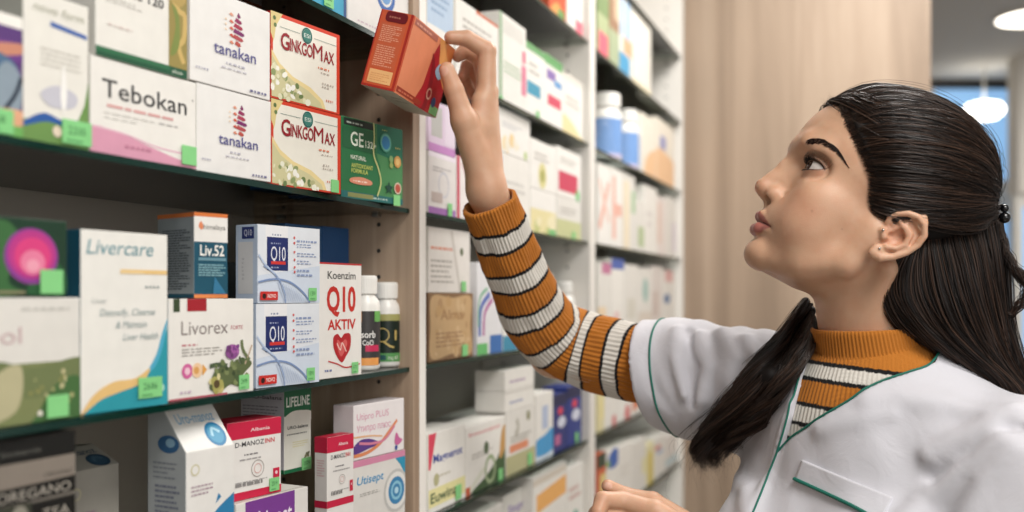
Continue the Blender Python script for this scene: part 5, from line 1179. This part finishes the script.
# ------------------------------------------------------------------ white coat
SHR = [PZ(636, 372, 1.215), PZ(690, 376, 1.18), PZ(735, 382, 1.145), RS]
LSE = LS+(LE-LS)*.55
def arm_s(P):                                   # along and about the right upper arm
    a = SHR[0]; ax = nrm(RS-a); d = P-a; s = d@ax; rad = d-s[:, None]*ax; e1 = nrm(U3-ax*(U3@ax)); e2 = np.cross(ax, e1)
    return s, np.arctan2(rad@e2, rad@e1)
def poly_sdf(p, poly):
    d = np.full(len(p), 1e9); inside = np.zeros(len(p), bool); n = len(poly)
    for i in range(n):
        a = poly[i]; b = poly[(i+1) % n]; e = b-a; w_ = p-a; t = np.clip((w_@e)/(e@e), 0, 1); d = np.minimum(d, ((w_-t[:, None]*e)**2).sum(1))
        c = ((a[1] > p[:, 1]) != (b[1] > p[:, 1])) & (p[:, 0] < (b[0]-a[0])*(p[:, 1]-a[1])/(b[1]-a[1]+1e-12)+a[0]); inside ^= c
    d = np.sqrt(d); return np.where(inside, -d, d)
def f_coat0(P):
    d = f_trunk(P, .013)
    d = smin(d, s_cap(P, NB-U3*.42, NB-U3*.80-_tf*.0, .125, .16), .08)
    d = smin(d, s_ell(w2t(P), (0, .035, -.30), (.115, .085, .16)), .05)
    sl = s_chain(P, SHR, [.0645, .0625, .057, .053], .02)
    d = smin(d, sl, .035)
    d = smin(d, s_cap(P, LS, LSE, .066, .066), .03)
    return d
RIDGES = []
def f_coat1(P):
    d = f_coat0(P); X = w2t(P); s, a = arm_s(P)
    wr = np.clip((.17-s)/.05, 0, 1)             # on the raised sleeve
    q = np.stack([s*30+.9*np.cos(a)+.5*np.sin(a), np.cos(a)*1.1+4, np.sin(a)*1.1+9], 1)
    sl = vnoise(q); sl = sl*.0085+.0032*vnoise(q*2.1+5)
    t = np.stack([X[:, 0]*16+X[:, 2]*5, X[:, 1]*9+2, X[:, 2]*6+3], 1); tr = .0070*vnoise(t)+.003*vnoise(t*2.2+11)
    nearn = np.clip((.20+X[:, 2]*-1-.12)/.1, .25, 1)
    d = d-(sl*wr*np.clip((s-.02)/.05, .12, 1)+tr*(1-wr)*nearn)
    for pts, amp, wd in RIDGES:
        c = s_chain(P, pts, [0]*len(pts)); d = d-amp*np.exp(-(c/wd)**2)
    return d
def ridge(px, amp, wd): return (list(hits(f_coat0, px)), amp, wd)
RIDGES = [ridge([(1012, 412), (985, 428), (955, 440), (930, 455)], .007, .011), ridge([(1000, 440), (960, 468), (925, 500), (900, 530)], .008, .012), ridge([(1015, 450), (985, 480), (965, 520)], .006, .010),
          ridge([(1008, 428), (970, 455), (935, 480)], -.005, .008), ridge([(948, 350), (975, 362), (1004, 386), (1022, 428)], -.0025, .0035),
          ridge([(870, 400), (905, 398), (950, 402), (985, 412)], .004, .014), ridge([(820, 430), (850, 420), (890, 415)], .003, .010),
          ridge([(700, 335), (706, 365), (700, 400), (690, 422)], .006, .009), ridge([(722, 332), (735, 362), (738, 395)], .006, .010), ridge([(677, 330), (676, 360), (684, 395)], .0045, .007), ridge([(690, 332), (690, 365), (693, 405)], -.004, .006),
          ridge([(745, 338), (756, 365), (752, 390)], .005, .009), ridge([(712, 430), (730, 450), (745, 490), (750, 520)], .005, .010), ridge([(700, 440), (708, 470), (706, 512)], -.004, .008), ridge([(792, 405), (780, 440), (765, 480), (748, 525)], .003, .007)]
RIDGES = [(r[0], r[1]*1.45, r[2]*.9) for r in RIDGES]
Vp = hits(f_coat1, V_PX); Vt = w2t(Vp)[:, [0, 2]]
poly = np.concatenate([[[Vt[0, 0]-.004, .16]], Vt, [[Vt[-1, 0]+.004, .16]]])
hem_a = nrm(SHR[0]-SHR[1]); HEM = SHR[0]-hem_a*.020; hem_n = nrm(hem_a-U3*.18)
def f_coat(P):
    d = f_coat1(P); X = w2t(P)
    pd = np.maximum(poly_sdf(X[:, [0, 2]], poly), -(X[:, 1]-.0))
    neck = s_cap(P, NB-U3*.035, NB+U3*.2, .066, .080)
    rm = np.minimum(pd, neck)
    rm = np.maximum(rm, -(f_trunk(P)-.003))
    d = np.maximum(d, -rm)
    d = np.maximum(d, (P-HEM)@hem_n)                                     # sleeve hems
    hollow = np.maximum(s_cap(P, SHR[0]+hem_a*.05, SHR[1], .0555, .0530), -((P-HEM)@hem_n)-.035)
    d = np.maximum(d, -hollow)
    la = nrm(LSE-LS); d = np.maximum(d, np.where(X[:, 0] > .1, (P-LSE)@la, -1))
    d = np.maximum(d, (NB[2]-.86)-P[:, 2])
    return d
cv, cq = mesh_sdf(f_coat, NB+np.array([-.50, -.26, -.88]), NB+np.array([.28, .30, .07]), .0034, proj=2)
def cloth_nodes(nt, b):
    tc = nt.nodes.new('ShaderNodeTexCoord'); n = nt.nodes.new('ShaderNodeTexNoise'); n.inputs['Scale'].default_value = 900; n.inputs['Detail'].default_value = 2
    n2 = nt.nodes.new('ShaderNodeTexNoise'); n2.inputs['Scale'].default_value = 35; n2.inputs['Detail'].default_value = 5; n2.inputs['Distortion'].default_value = 1
    nt.links.new(tc.outputs['Object'], n.inputs['Vector']); nt.links.new(tc.outputs['Object'], n2.inputs['Vector'])
    bp = nt.nodes.new('ShaderNodeBump'); bp.inputs['Strength'].default_value = .25; bp.inputs['Distance'].default_value = .0004; nt.links.new(n.outputs['Fac'], bp.inputs['Height'])
    b2 = nt.nodes.new('ShaderNodeBump'); b2.inputs['Strength'].default_value = .35; b2.inputs['Distance'].default_value = .003; nt.links.new(n2.outputs['Fac'], b2.inputs['Height']); nt.links.new(bp.outputs['Normal'], b2.inputs['Normal'])
    nt.links.new(b2.outputs['Normal'], b.inputs['Normal'])
M_COAT = mat('coat_cotton', '#cac9cf', .8, .2, build=cloth_nodes, **{'Sheen Weight': .15})
coat = np_mesh('lab_coat', [(cv, cq, 0)], [M_COAT], body); coat['label'] = 'white short-sleeved coat with green piping'
M_PIPE = mat('green_piping', '#1f6a5b', .6, .3)
def on_coat(P, off=.0012):
    for _ in range(5):
        e = .001; f0 = f_coat1(P); g = np.stack([(f_coat1(P+np.eye(3)[k]*e)-f0)/e for k in range(3)], 1); P = P-(f0-off)[:, None]*g/((g*g).sum(1)[:, None]+1e-6)
    return P
def pipe(px, r=.0011, lift=0):
    P = np.array(cat_rom(list(hits(f_coat1, px)), 10)); P = on_coat(P, r*.3+lift); V, Q = tube(P, r, 8); return V, Q
PP = []
for px in (V_PX[:5], V_PX[4:], [(777, 452), (768, 475), (759, 498), (748, 525)]): PP.append(pipe(px))
V, Q = pipe([(796, 479), (818, 489), (840, 500), (862, 512), (890, 527)], .0019, .0022); PP.append((V, Q))
# ring of piping round the raised sleeve
th = np.linspace(0, 2*np.pi, 80, endpoint=False); ax = hem_a; e1 = nrm(U3-ax*(U3@ax)); e2 = np.cross(ax, e1)
c0 = HEM-hem_a*.025; rg = c0+.06*(np.cos(th)[:, None]*e1+np.sin(th)[:, None]*e2)
for _ in range(3):
    rg = on_coat(rg, .0003); rg = rg-((rg-c0)@hem_n)[:, None]/(hem_a@hem_n)*hem_a
PP.append(tube(rg, .0013, 8, closed=True))
la = nrm(LSE-LS); e1 = nrm(U3-la*(U3@la)); e2 = np.cross(la, e1); rg = on_coat(LSE-la*.025+.066*(np.cos(th)[:, None]*e1+np.sin(th)[:, None]*e2), .0003); PP.append(tube(rg, .0013, 8, closed=True))
for v, q in PP: np_mesh('piping', [(v, q, 0)], [M_PIPE], coat)['label'] = 'dark green piping'
# breast pocket welt
A = np.array([(803, 460), (796, 480)]); B2 = np.array([(893, 498), (881, 522)]); n1, n2 = 40, 12
gp = [tuple((A[0]*(1-t)+A[1]*t)*(1-s)+(B2[0]*(1-t)+B2[1]*t)*s) for t in np.linspace(0, 1, n2) for s in np.linspace(0, 1, n1)]
G0 = on_coat(hits(f_coat1, gp), .0022); G1 = on_coat(G0, -.001); i = np.arange(n2-1)[:, None]; j = np.arange(n1-1)[None]
q = np.stack([i*n1+j, (i+1)*n1+j, (i+1)*n1+j+1, i*n1+j+1], -1).reshape(-1, 4)
edge = [k for k in range(n1)]+[k*n1+n1-1 for k in range(1, n2)]+[(n2-1)*n1+k for k in range(n1-2, -1, -1)]+[k*n1 for k in range(n2-2, 0, -1)]
sq = [[edge[k], edge[(k+1) % len(edge)], n1*n2+edge[(k+1) % len(edge)], n1*n2+edge[k]] for k in range(len(edge))]
np_mesh('pocket', [(np.concatenate([G0, G1]), np.concatenate([q, np.array(sq)]), 0)], [M_COAT], coat)
# trousers and shoes (below the picture)
M_TR = mat('dark_trousers', '#2b2d33', .8, .2)
tv, tq = mesh_sdf(lambda P: np.maximum(smin(f_legs(P), f_trunk(P), .04)-.012, P[:, 2]-(NB[2]-.5)), np.array([NB[0]-.28, NB[1]-.28, .04]), np.array([NB[0]+.28, NB[1]+.28, NB[2]-.44]), .009)
np_mesh('trousers', [(tv, tq, 0)], [M_TR], body)
for an in (ANR, ANL):
    sh = lambda P: np.maximum(smin(s_cap(P, np.array([an[0], an[1], .045]), np.array([an[0], an[1], .035])+_tf*.15, .040, .034), s_cap(P, np.array([an[0], an[1], .05]), an, .036, .038), .03), .002-P[:, 2])
    v_, q_ = mesh_sdf(sh, np.array([an[0]-.22, an[1]-.22, -.02]), np.array([an[0]+.22, an[1]+.22, .16]), .006); np_mesh('shoe', [(v_, q_, 0)], [mat('shoe_leather', '#e3e0da', .5, .4)], body)
# ------------------------------------------------------------------ hair
rh = np.random.RandomState(21)
def f_cr(X):
    """outside of the skull in the head frame, mm"""
    S = X.copy(); S[:, 0] = np.abs(S[:, 0]); S[:, 1] = S[:, 1]/KY
    d = s_ell(S, (0, 13, 60), (73, 97, 76)); d = smin(d, s_ell(S, (0, 45, 80), (58, 58.5, 54)), 18)
    d = smin(d, s_ell(S, (0, -8, 72), (72, 89, 73)), 20)
    return smin(d, s_ell(S, (0, 8, 5), (67.5, 48, 50)), 15)
CC = np.array([0., 5., 62.])
def on_skull(D, off):
    """points along directions D from the skull's middle, lifted off mm (arrays)"""
    r = np.full(len(D), 90.)
    for _ in range(14):
        f0 = f_cr(CC+D*r[:, None]); r = r-(f0-off)*.9
    return CC+D*r[:, None]
def slerp(a, b, t):
    a = a/np.linalg.norm(a, axis=-1, keepdims=True); b = b/np.linalg.norm(b, axis=-1, keepdims=True)
    w_ = np.arccos(np.clip((a*b).sum(-1, keepdims=True), -1, 1))+1e-6; return (np.sin((1-t)*w_)*a+np.sin(t*w_)*b)/np.sin(w_)
# hairline on the near side, from brow centre to behind the ear; mirrored for the far side
hl_px = [(840, 107), (844, 117), (850, 131), (858, 148), (866, 165), (871, 182), (870, 200), (875, 211), (888, 212), (905, 210), (922, 214)]
HLn = w2h(hits(head_world, hl_px)); HLn = np.array(cat_rom([np.array([0, HLn[0, 1]+4, HLn[0, 2]+2])]+list(HLn), 8))
CLIP = w2h(PZ(1000, 213, 1.03)[None])[0]; CLIP = np.array([10, CLIP[1], CLIP[2]])
clipD = nrm(CLIP-CC)
# the lower half-up line: where the pulled-back hair ends and the loose hair begins
S_, M_ = 5200, 22; paths = []
tt = np.linspace(0, 1, M_)[None, :, None]
side = np.where(rh.rand(S_) < .62, 1, -1); u = rh.rand(S_); k = u*(len(HLn)-1); i = np.minimum(k.astype(int), len(HLn)-2)
root = HLn[i]+(HLn[i+1]-HLn[i])*(k-i)[:, None]; root = root*np.stack([side, np.ones(S_), np.ones(S_)], 1)+rh.normal(size=(S_, 3))*1.2
d0 = root-CC; d0 /= np.linalg.norm(d0, axis=1)[:, None]
# start anywhere between the hairline and part-way back, so the top is covered in depth
st = np.where(rh.rand(S_) < .5, 0, rh.rand(S_)*.75)[:, None]
tgt = clipD+rh.normal(size=(S_, 3))*np.array([.10, .02, .05]); tgt[:, 2] -= .18*np.clip(u-.8, 0, 1)
crest = np.array([0, -.15, 1.]); lift = (1-u)[:, None]*.30
D = slerp(d0[:, None], tgt[:, None], np.clip(st[:, None]+(1-st[:, None])*tt, 0, 1)); D = D+lift[:, None]*np.sin(np.pi*tt)*crest*.45
D /= np.linalg.norm(D, axis=2)[..., None]
lock = vnoise(np.stack([u*26, side*3.+5, st[:, 0]*2], 1)); ph = rh.rand(S_)*6.28
base_off = (rh.rand(S_)**1.5)*4.5+1.6*lock
ts = tt[0, :, 0]
off = .6+(np.clip(ts/.16, 0, 1)**.7)[None]*(5.0+base_off[:, None])+5.0*np.sin(np.pi*ts)[None]*(1-u)[:, None]
wob = .012*np.sin(ts[None]*7+ph[:, None])[..., None]*np.array([0, 0, 1.]); D = D+wob
top_paths = on_skull(D.reshape(-1, 3), off.reshape(-1)).reshape(S_, M_, 3)
TP = HO+(top_paths/1000)@HR
HV, HQ = strands(TP, .00042, taper=lambda t: .35+.65*np.clip(t/.1, 0, 1)*(1-.3*t))
# a second layer swept from the crown line diagonally down over the side to the clip
S2 = 2600; mt = rh.rand(S2); sd = np.where(rh.rand(S2) < .7, 1, -1)
fr0 = nrm(HLn[0]-CC); mid_ = slerp(fr0[None], clipD[None], (mt*.62)[:, None]); mid_[:, 0] += sd*(.05+rh.rand(S2)*.12)
sidew = nrm(w2h(hits(lambda P: f_cr(w2h(P))*.001, [(915, 158)]))[0]-CC); sw_ = sidew[None]+rh.normal(size=(S2, 3))*.16; sw_[:, 2] += .25*mt; sw_[:, 0] *= sd; sw_ = sw_/np.linalg.norm(sw_, axis=1)[:, None]
tg2 = clipD+rh.normal(size=(S2, 3))*np.array([.07, .02, .05]); tg2 /= np.linalg.norm(tg2, axis=1)[:, None]
A1 = slerp(mid_[:, None], sw_[:, None], tt); A2 = slerp(sw_[:, None], tg2[:, None], tt); D2 = slerp(A1, A2, tt)
D2 = D2+.010*np.sin(ts[None]*9+rh.rand(S2, 1)*6.28)[..., None]*np.array([.3, 0, 1.])
lk2 = vnoise(np.stack([mt*30, sd*2.+8, sw_[:, 1]*3], 1)); off2 = 4.5+(rh.rand(S2)[:, None]**1.5*3.0+2.2*lk2[:, None])*np.sin(np.pi*np.clip(ts*.9+.1, 0, 1))[None]+np.clip(ts/.15, 0, 1)[None]*2.5
P2 = on_skull((D2/np.linalg.norm(D2, axis=2)[..., None]).reshape(-1, 3), off2.reshape(-1)).reshape(S2, M_, 3)
H2V, H2Q = strands(HO+(P2/1000)@HR, .00042, taper=lambda t: .35+.65*np.clip(t/.1, 0, 1)*(1-.3*t))
# dark mass of hair under the strands
HLw = HLn
def f_hairmass(P):
    X = w2h(P); d = f_cr(X)-4.6; A = np.abs(X[:, 0])
    # front limit: a plane-like surface through the hairline
    pts = HLn[::6]; yl = np.interp(X[:, 2], pts[::-1, 2][np.argsort(pts[::-1, 2])], pts[::-1, 1][np.argsort(pts[::-1, 2])])
    d = smax(d, X[:, 1]-yl+5.0, 3)
    d = smax(d, (22-X[:, 2])+.25*np.clip(X[:, 1]+20, -60, 0), 6)          # stops above the ears, lower behind
    return d*.001
MV, MQ = mesh_sdf(f_hairmass, HO-.16, HO+np.array([.17, .17, .19]), .0022)

def guided(G, n, M=40, thick=.010, wave=0., wl=5., rad=.0004, spread=.002, seed=0, endfree=.0, jitter_end=.0, clump=0, cw=.03):
    """strands between neighbouring guide curves given as pixel, pixel, depth"""
    r = np.random.RandomState(seed)
    C = []
    for g in G:
        g = np.array(g, float); p = np.array([PZ(*a) for a in g]); c = np.array(cat_rom(list(p), 16)); L = np.concatenate([[0], np.cumsum(np.linalg.norm(np.diff(c, axis=0), axis=1))]); s = np.linspace(0, L[-1], M)
        C.append(np.stack([np.interp(s, L, c[:, k]) for k in range(3)], 1))
    C = np.array(C); k = r.rand(n)*(len(C)-1)
    if clump: cl = r.randint(0, clump, n); cen = r.rand(clump)*(len(C)-1); k = np.clip(cen[cl]+r.normal(size=n)*cw*(len(C)-1), 0, len(C)-1.001)
    i = np.minimum(k.astype(int), len(C)-2); f = (k-i)[:, None, None]
    P = C[i]*(1-f)+C[i+1]*f; t = np.linspace(0, 1, M)[None, :, None]
    lk = np.round(k*7)/7; phase = vnoise(np.stack([lk*9, lk*3+2, lk*0+1.5], 1))[:, None, None]*5+r.rand(n)[:, None, None]*1.1
    if clump:
        phase = (r.rand(clump)*6.28)[cl][:, None, None]+r.normal(size=(n, 1, 1))*.25; P = P+F3*((r.rand(clump)-.5)*thick)[cl][:, None, None]; amp = (.6+.8*r.rand(clump))[cl][:, None, None]; wave = wave*amp; wl = wl*(.8+.5*r.rand(clump))[cl][:, None, None]; thick = .004
    P = P+F3*(r.rand(n)[:, None, None]-.5)*thick*2*np.sin(np.pi*np.clip(.12+t*.88, 0, 1))**.5
    P = P+(R3*np.sin(t*wl*6.28+phase)+U3*.4*np.cos(t*wl*5.1+phase)+F3*.8*np.cos(t*wl*6.28+phase))*wave*(.15+.85*t)
    P = P+r.normal(size=(n, 1, 3))*spread*(.3+t)
    P = P+r.normal(size=(n, 1, 3))*jitter_end*t**3
    cut = 1-r.rand(n)*endfree                                  # shorter strands at the ends
    T2 = np.linspace(0, 1, M)[None]*cut[:, None]*(M-1); a = np.minimum(T2.astype(int), M-2); w_ = (T2-a)[..., None]
    idx = np.arange(n)[:, None]; P = P[idx, a]*(1-w_)+P[idx, a+1]*w_
    return P
HP = [(HV, HQ), (H2V, H2Q)]
def addh(P, rad=.0004): HP.append(strands(P, rad, taper=lambda t: np.clip((1.02-t)/.25, .15, 1)))
# loose hair falling behind the ear and down the back
fall = [[(886, 262, .965), (878, 276, .965), (874, 292, .97), (884, 316, .972), (906, 336, .975), (935, 356, .985), (960, 385, 1.0)],
        [(908, 256, .955), (900, 275, .955), (900, 300, .955), (918, 326, .955), (945, 348, .955), (985, 380, .96), (1020, 430, .98)],
        [(928, 238, .955), (930, 262, .95), (936, 292, .948), (950, 325, .948), (975, 355, .950), (1008, 392, .955), (1040, 450, .97)],
        [(955, 222, .965), (962, 252, .958), (970, 290, .958), (984, 330, .962), (1002, 368, .968), (1024, 402, .975), (1055, 460, .98)],
        [(985, 216, .99), (990, 250, .985), (996, 290, .99), (1003, 330, 1.0), (1014, 370, 1.005), (1030, 410, 1.01), (1055, 465, 1.02)],
        [(998, 214, 1.02), (1000, 250, 1.025), (1003, 290, 1.03), (1006, 330, 1.04), (1014, 370, 1.05), (1026, 410, 1.06), (1045, 465, 1.07)]]
addh(guided(fall, 4200, thick=.014, wave=.0035, wl=1.6, spread=.0018, seed=1))
back = [[(886, 262, 1.0), (880, 290, 1.02), (890, 320, 1.04), (915, 345, 1.05), (945, 385, 1.06)], [(940, 240, 1.03), (945, 280, 1.05), (955, 320, 1.06), (985, 370, 1.08), (1020, 440, 1.09)], [(995, 225, 1.05), (1000, 270, 1.07), (1004, 320, 1.08), (1016, 370, 1.09), (1040, 450, 1.10)]]
addh(guided(back, 2200, thick=.03, wave=.003, wl=1.5, seed=2))
# hair drawn from above the ear to the clip and from the clip over the lower hair
draw = [[(874, 205, .945), (890, 209, .935), (915, 211, .932), (945, 213, .94), (975, 215, .965), (999, 213, 1.01)], [(884, 213, .938), (905, 214, .930), (925, 217, .930), (950, 219, .94), (978, 219, .965), (999, 216, 1.01)], [(922, 222, .935), (935, 226, .935), (955, 226, .945), (978, 223, .97), (999, 217, 1.01)]]
addh(guided(draw, 900, thick=.003, spread=.0012, seed=3))
for g, n, s in (([[(996, 214, 1.0), (1001, 238, .995), (1008, 260, .99), (1022, 280, .985), (1042, 298, .98)], [(999, 216, 1.01), (1006, 245, 1.01), (1016, 268, 1.0), (1034, 284, .99), (1052, 292, .98)]], 260, 4),
                ([[(995, 300, 1.0), (1008, 314, .995), (1018, 302, .99), (1030, 288, .985), (1045, 282, .98)], [(998, 310, 1.0), (1010, 318, .995), (1021, 308, .99), (1036, 296, .985), (1048, 292, .98)]], 70, 5)):
    addh(guided(g, n, thick=.004, spread=.0012, seed=s, wave=.002, jitter_end=.006), .0003)
# lock over the far shoulder, lying on the coat
def lay(px, lift=.010, zfix=None):
    out = []
    for j, (x, y) in enumerate(px):
        h_ = hits(f_coat1, [(x, y)])[0]; Z = (h_-C3)@F3; out.append((x, y, Z-lift if Z < 1.3 else None))
    zs = [o[2] for o in out]
    for j in range(len(zs)-1, -1, -1):
        if zs[j] is None: zs[j] = next((z for z in zs[j:] if z is not None), None) or next((z for z in zs[::-1] if z is not None), 1.05)
    return [(x, y, z) for (x, y, _), z in zip(out, zs)]
lk = [[(806, 298), (788, 322), (757, 358), (727, 396), (706, 428), (695, 448), (700, 470)], [(809, 306), (790, 338), (765, 370), (739, 403), (718, 432), (705, 452), (706, 474)],
      [(812, 316), (797, 348), (776, 384), (753, 412), (734, 430), (722, 446), (716, 466)], [(814, 330), (805, 354), (787, 386), (771, 408), (758, 424), (744, 434), (734, 440)]]
L4 = []
for g in lk:
    q = lay(g[1:], .014); L4.append([(g[0][0], g[0][1], q[0][2]+.02)]+q)
addh(guided(L4, 700, thick=.010, wave=.006, wl=1.8, spread=.0020, seed=6, endfree=.35), .00036)
addh(guided(L4, 3800, thick=.016, wave=.0150, wl=2.1, spread=.0009, seed=16, endfree=.12, clump=28, cw=.024), .00036)
addh(guided(L4, 160, thick=.013, wave=.010, wl=2.0, spread=.006, seed=7, jitter_end=.012), .0002)
core = [L4[1][j] for j in range(6)]; mid = [tuple((np.array(L4[1][j])+np.array(L4[2][j]))/2) for j in range(6)]
cp = [PZ(x, y, z+.003) for x, y, z in mid]
LV, LQ = mesh_sdf(lambda P: s_chain(P, cp, [.006, .008, .010, .009, .007, .003], .01), np.min(cp, 0)-.03, np.max(cp, 0)+.03, .003)
# solid core of the falling hair
g1 = [PZ(x, y, z+.02) for x, y, z in ((930, 225, .985), (925, 265, .985), (935, 300, .985), (958, 335, .985), (990, 375, .99), (1030, 430, 1.0))]
g2 = [PZ(x, y, z+.02) for x, y, z in ((970, 220, 1.0), (974, 260, 1.0), (984, 310, 1.0), (996, 350, 1.01), (1015, 395, 1.02), (1040, 450, 1.03))]
g0 = [PZ(x, y, z+.02) for x, y, z in ((905, 262, .985), (898, 285, .985), (905, 312, .985), (930, 340, .99), (965, 375, 1.0))]
FV, FQ = mesh_sdf(lambda P: smin(smin(s_chain(P, g1, [.020, .022, .022, .020, .018, .016]), s_chain(P, g2, [.022, .022, .016, .012, .012, .012]), .02), s_chain(P, g0, [.012, .016, .015, .014, .012]), .02), np.min(g0+g1+g2, 0)-.04, np.max(g0+g1+g2, 0)+.04, .004)
# flyaways round the outline of the head
ro = rh.randint(0, S_, 420); fp = top_paths[ro].copy(); a = rh.rand(420, 1, 1); outd = fp-CC; outd /= np.linalg.norm(outd, axis=2)[..., None]
fp = fp+outd*(rh.rand(420, 1, 1)**2*9)*np.sin(np.pi*np.linspace(0, 1, M_))[None, :, None]+rh.normal(size=(420, 1, 3))*2*np.linspace(0, 1, M_)[None, :, None]
HP.append(strands(HO+(fp/1000)@HR, .0002))
bh = []
for _ in range(110):                                # baby hair at the brow hairline
    h0 = HLn[rh.randint(0, 26)]*np.array([1 if rh.rand() < .6 else -1, 1, 1])+rh.normal(size=3)*1.5; d_ = nrm(h0-CC); up = nrm(np.array([rh.normal()*.5, .1+rh.rand()*.7, .8]))
    L = rh.uniform(5, 16); bh.append([h0+d_*1+up*L*s-np.array([0, 1, 0])*L*.8*s*s*rh.uniform(-.2, 1) for s in np.linspace(0, 1, 10)])
HP.append(strands(h2w(np.array(bh)), .00018))
c_lo, c_hi = np.array(lin('#140f0d')), np.array(lin('#4d382c')); hc = []
for v, q in HP:
    ns = len(v)-len(q)//1                        # each strand has three more vertices than quads
    S = ns//3; per = len(v)//S; f = (rh.rand(S)**2.2)[:, None]; hc.append(np.repeat(c_lo*(1-f)+c_hi*f, per, 0))
hc.append(np.tile(c_lo, (len(MV)+len(LV)+len(FV), 1)))
hair = np_mesh('hair', [(v, q, 0) for v, q in HP]+[(MV, MQ, 1), (LV, LQ, 1), (FV, FQ, 1)], [M_HAIR, mat('dark_hair_mass', '#120d0b', .6, .2)], body, col=np.concatenate(hc))
hair['label'] = 'long dark brown hair, half pulled back'
# clip
M_CLIP = mat('clip_black', '#0d0d0f', .15, .6)
k = MB(); cpx = PZ(1004.5, 213, .975)
for dz, rr in ((.0045, .0040), (-.0045, .0055)):
    bm = bmesh.new(); bmesh.ops.create_uvsphere(bm, u_segments=20, v_segments=12, radius=rr)
    for v in bm.verts: v.co += Vector(cpx)+Vector((0, 0, dz))
    k.bm(bm, M_CLIP, True)
V, Q = tube([cpx+R3*-.002+U3*.006+F3*z for z in np.linspace(0, .05, 8)], .0028, 10); k.add(V.tolist(), Q.tolist(), M_CLIP, True)
k.build('hair_clip', body)['label'] = 'small shiny black hair clip'

# ------------------------------------------------------------------ the orange carton in her hand
e1 = .2703*R3+.9625*U3-.0205*F3; e2 = -.9147*R3+.2634*U3+.3066*F3; e3 = .3005*R3-.0641*U3+.9516*F3
L1, L2, L3 = .0821, .0382, .119; O_ = Vector(PZ(392.96, 91.56, 1.04)); e1, e2, e3 = Vector(e1), Vector(e2), Vector(e3)
k = MB(); bm = bmesh.new(); bmesh.ops.create_cube(bm, size=1)
for v in bm.verts: v.co = Vector(((v.co.x+.5)*L2, (v.co.y+.5)*L3, (v.co.z+.5)*L1))
bmesh.ops.bevel(bm, geom=bm.edges[:], offset=.0007, segments=2, affect='EDGES', profile=.5); k.bm(bm, ink('#c9542f'))
rn = random.Random(9)
FA = Face((L2, 0, 0), (-L2, 0, 0), (0, 0, L1), (0, -1, 0))         # narrow printed side: u from far left edge
put(k, FA, [('r', .0, .0, 1, 1, '#cf5a34'), ('r', .0, 0, .04, 1, '#a82d22'), ('r', .93, 0, 1, 1, '#a82d22'), ('r', 0, 0, 1, .03, '#a82d22'), ('p', [(.12, .25), (.86, .25), (.86, .84), (.12, .84)], '#c9603c'),
    ('x', .16, .60, .82, .82, 9, '#e3a183', .5), ('x', .16, .28, .82, .56, 10, '#e3a183', .5), ('p', [(.14, .06), (.86, .06), (.86, .23), (.14, .23)], '#efba7e'), ('x', .2, .09, .8, .2, 4, '#dd9a62', .4), ('c', [(.22, .87), (.22, .98), (.5, .99), (.82, .98), (.82, .87), (.5, .86)], '#6e1a1c'), ('x', .3, .91, .74, .945, 1, '#b06a5a', .6)], rn)
FB = Face((0, 0, 0), (0, L3, 0), (0, 0, L1), (-1, 0, 0))
put(k, FB, [('r', 0, 0, 1, 1, '#e98f68'), ('r', 0, 0, .03, 1, '#c9502f'), ('c', [(.72, 1), (.60, .8), (.56, .6), (.53, .3), (.46, .0), (1, 0), (1, 1)], '#b3202c'), ('c', [(.66, 1), (.70, .82), (.78, .62), (.90, .48), (1, .45), (1, 1)], '#e8a25e'), ('c', [(.8, 1), (.86, .85), (1, .75), (1, 1)], '#e88a4a'),
    ('c', [(.56, .75), (.62, .5), (.64, .1), (.6, 0), (.7, 0), (.72, .3), (.68, .6)], '#8d1724'), ('p', [(.05, .91), (.58, .91), (.58, .985), (.05, .985)], '#b86d5e'), ('x', .09, .93, .54, .965, 1, '#d9a08c', .7), ('p', [(.04, .03), (.55, .02), (.6, .09), (.04, .10)], '#a33a2a'), ('x', .08, .045, .5, .085, 1, '#d0785a', .6),
    ('c', [(.70, .56), (.76, .68), (.86, .66), (.88, .55), (.8, .48)], '#9db9cf'), ('o', .7, .24, .055, .3, '#d9a48f'), ('e', .84, .17, .05, '#2f4f86', .07)], rn)
FC = Face((0, 0, 0), (L2, 0, 0), (0, L3, 0), (0, 0, -1))
put(k, FC, [('p', [(0, 0), (0, 1), (1, 1), (1, 0)], '#d3ccc2'), ('x', .2, .3, .8, .6, 2, '#a9a298', .4)], rn)
held = k.build('medicine_carton')
Mx = Matrix.Identity(4)
for c_, ax in enumerate((e2, e3, e1)):
    for r_ in range(3): Mx[r_][c_] = ax[r_]
Mx.translation = O_; held.matrix_world = Mx
tag(held, 'orange and red carton held up in the fingers of the raised hand', 'carton')
kk = MB(); kk.box((-.0006, L3*.80, L1*.01), (-.0002, L3*.985, L1*.13), ink('#86cf86'), .0001); kk.build('price_sticker', held)
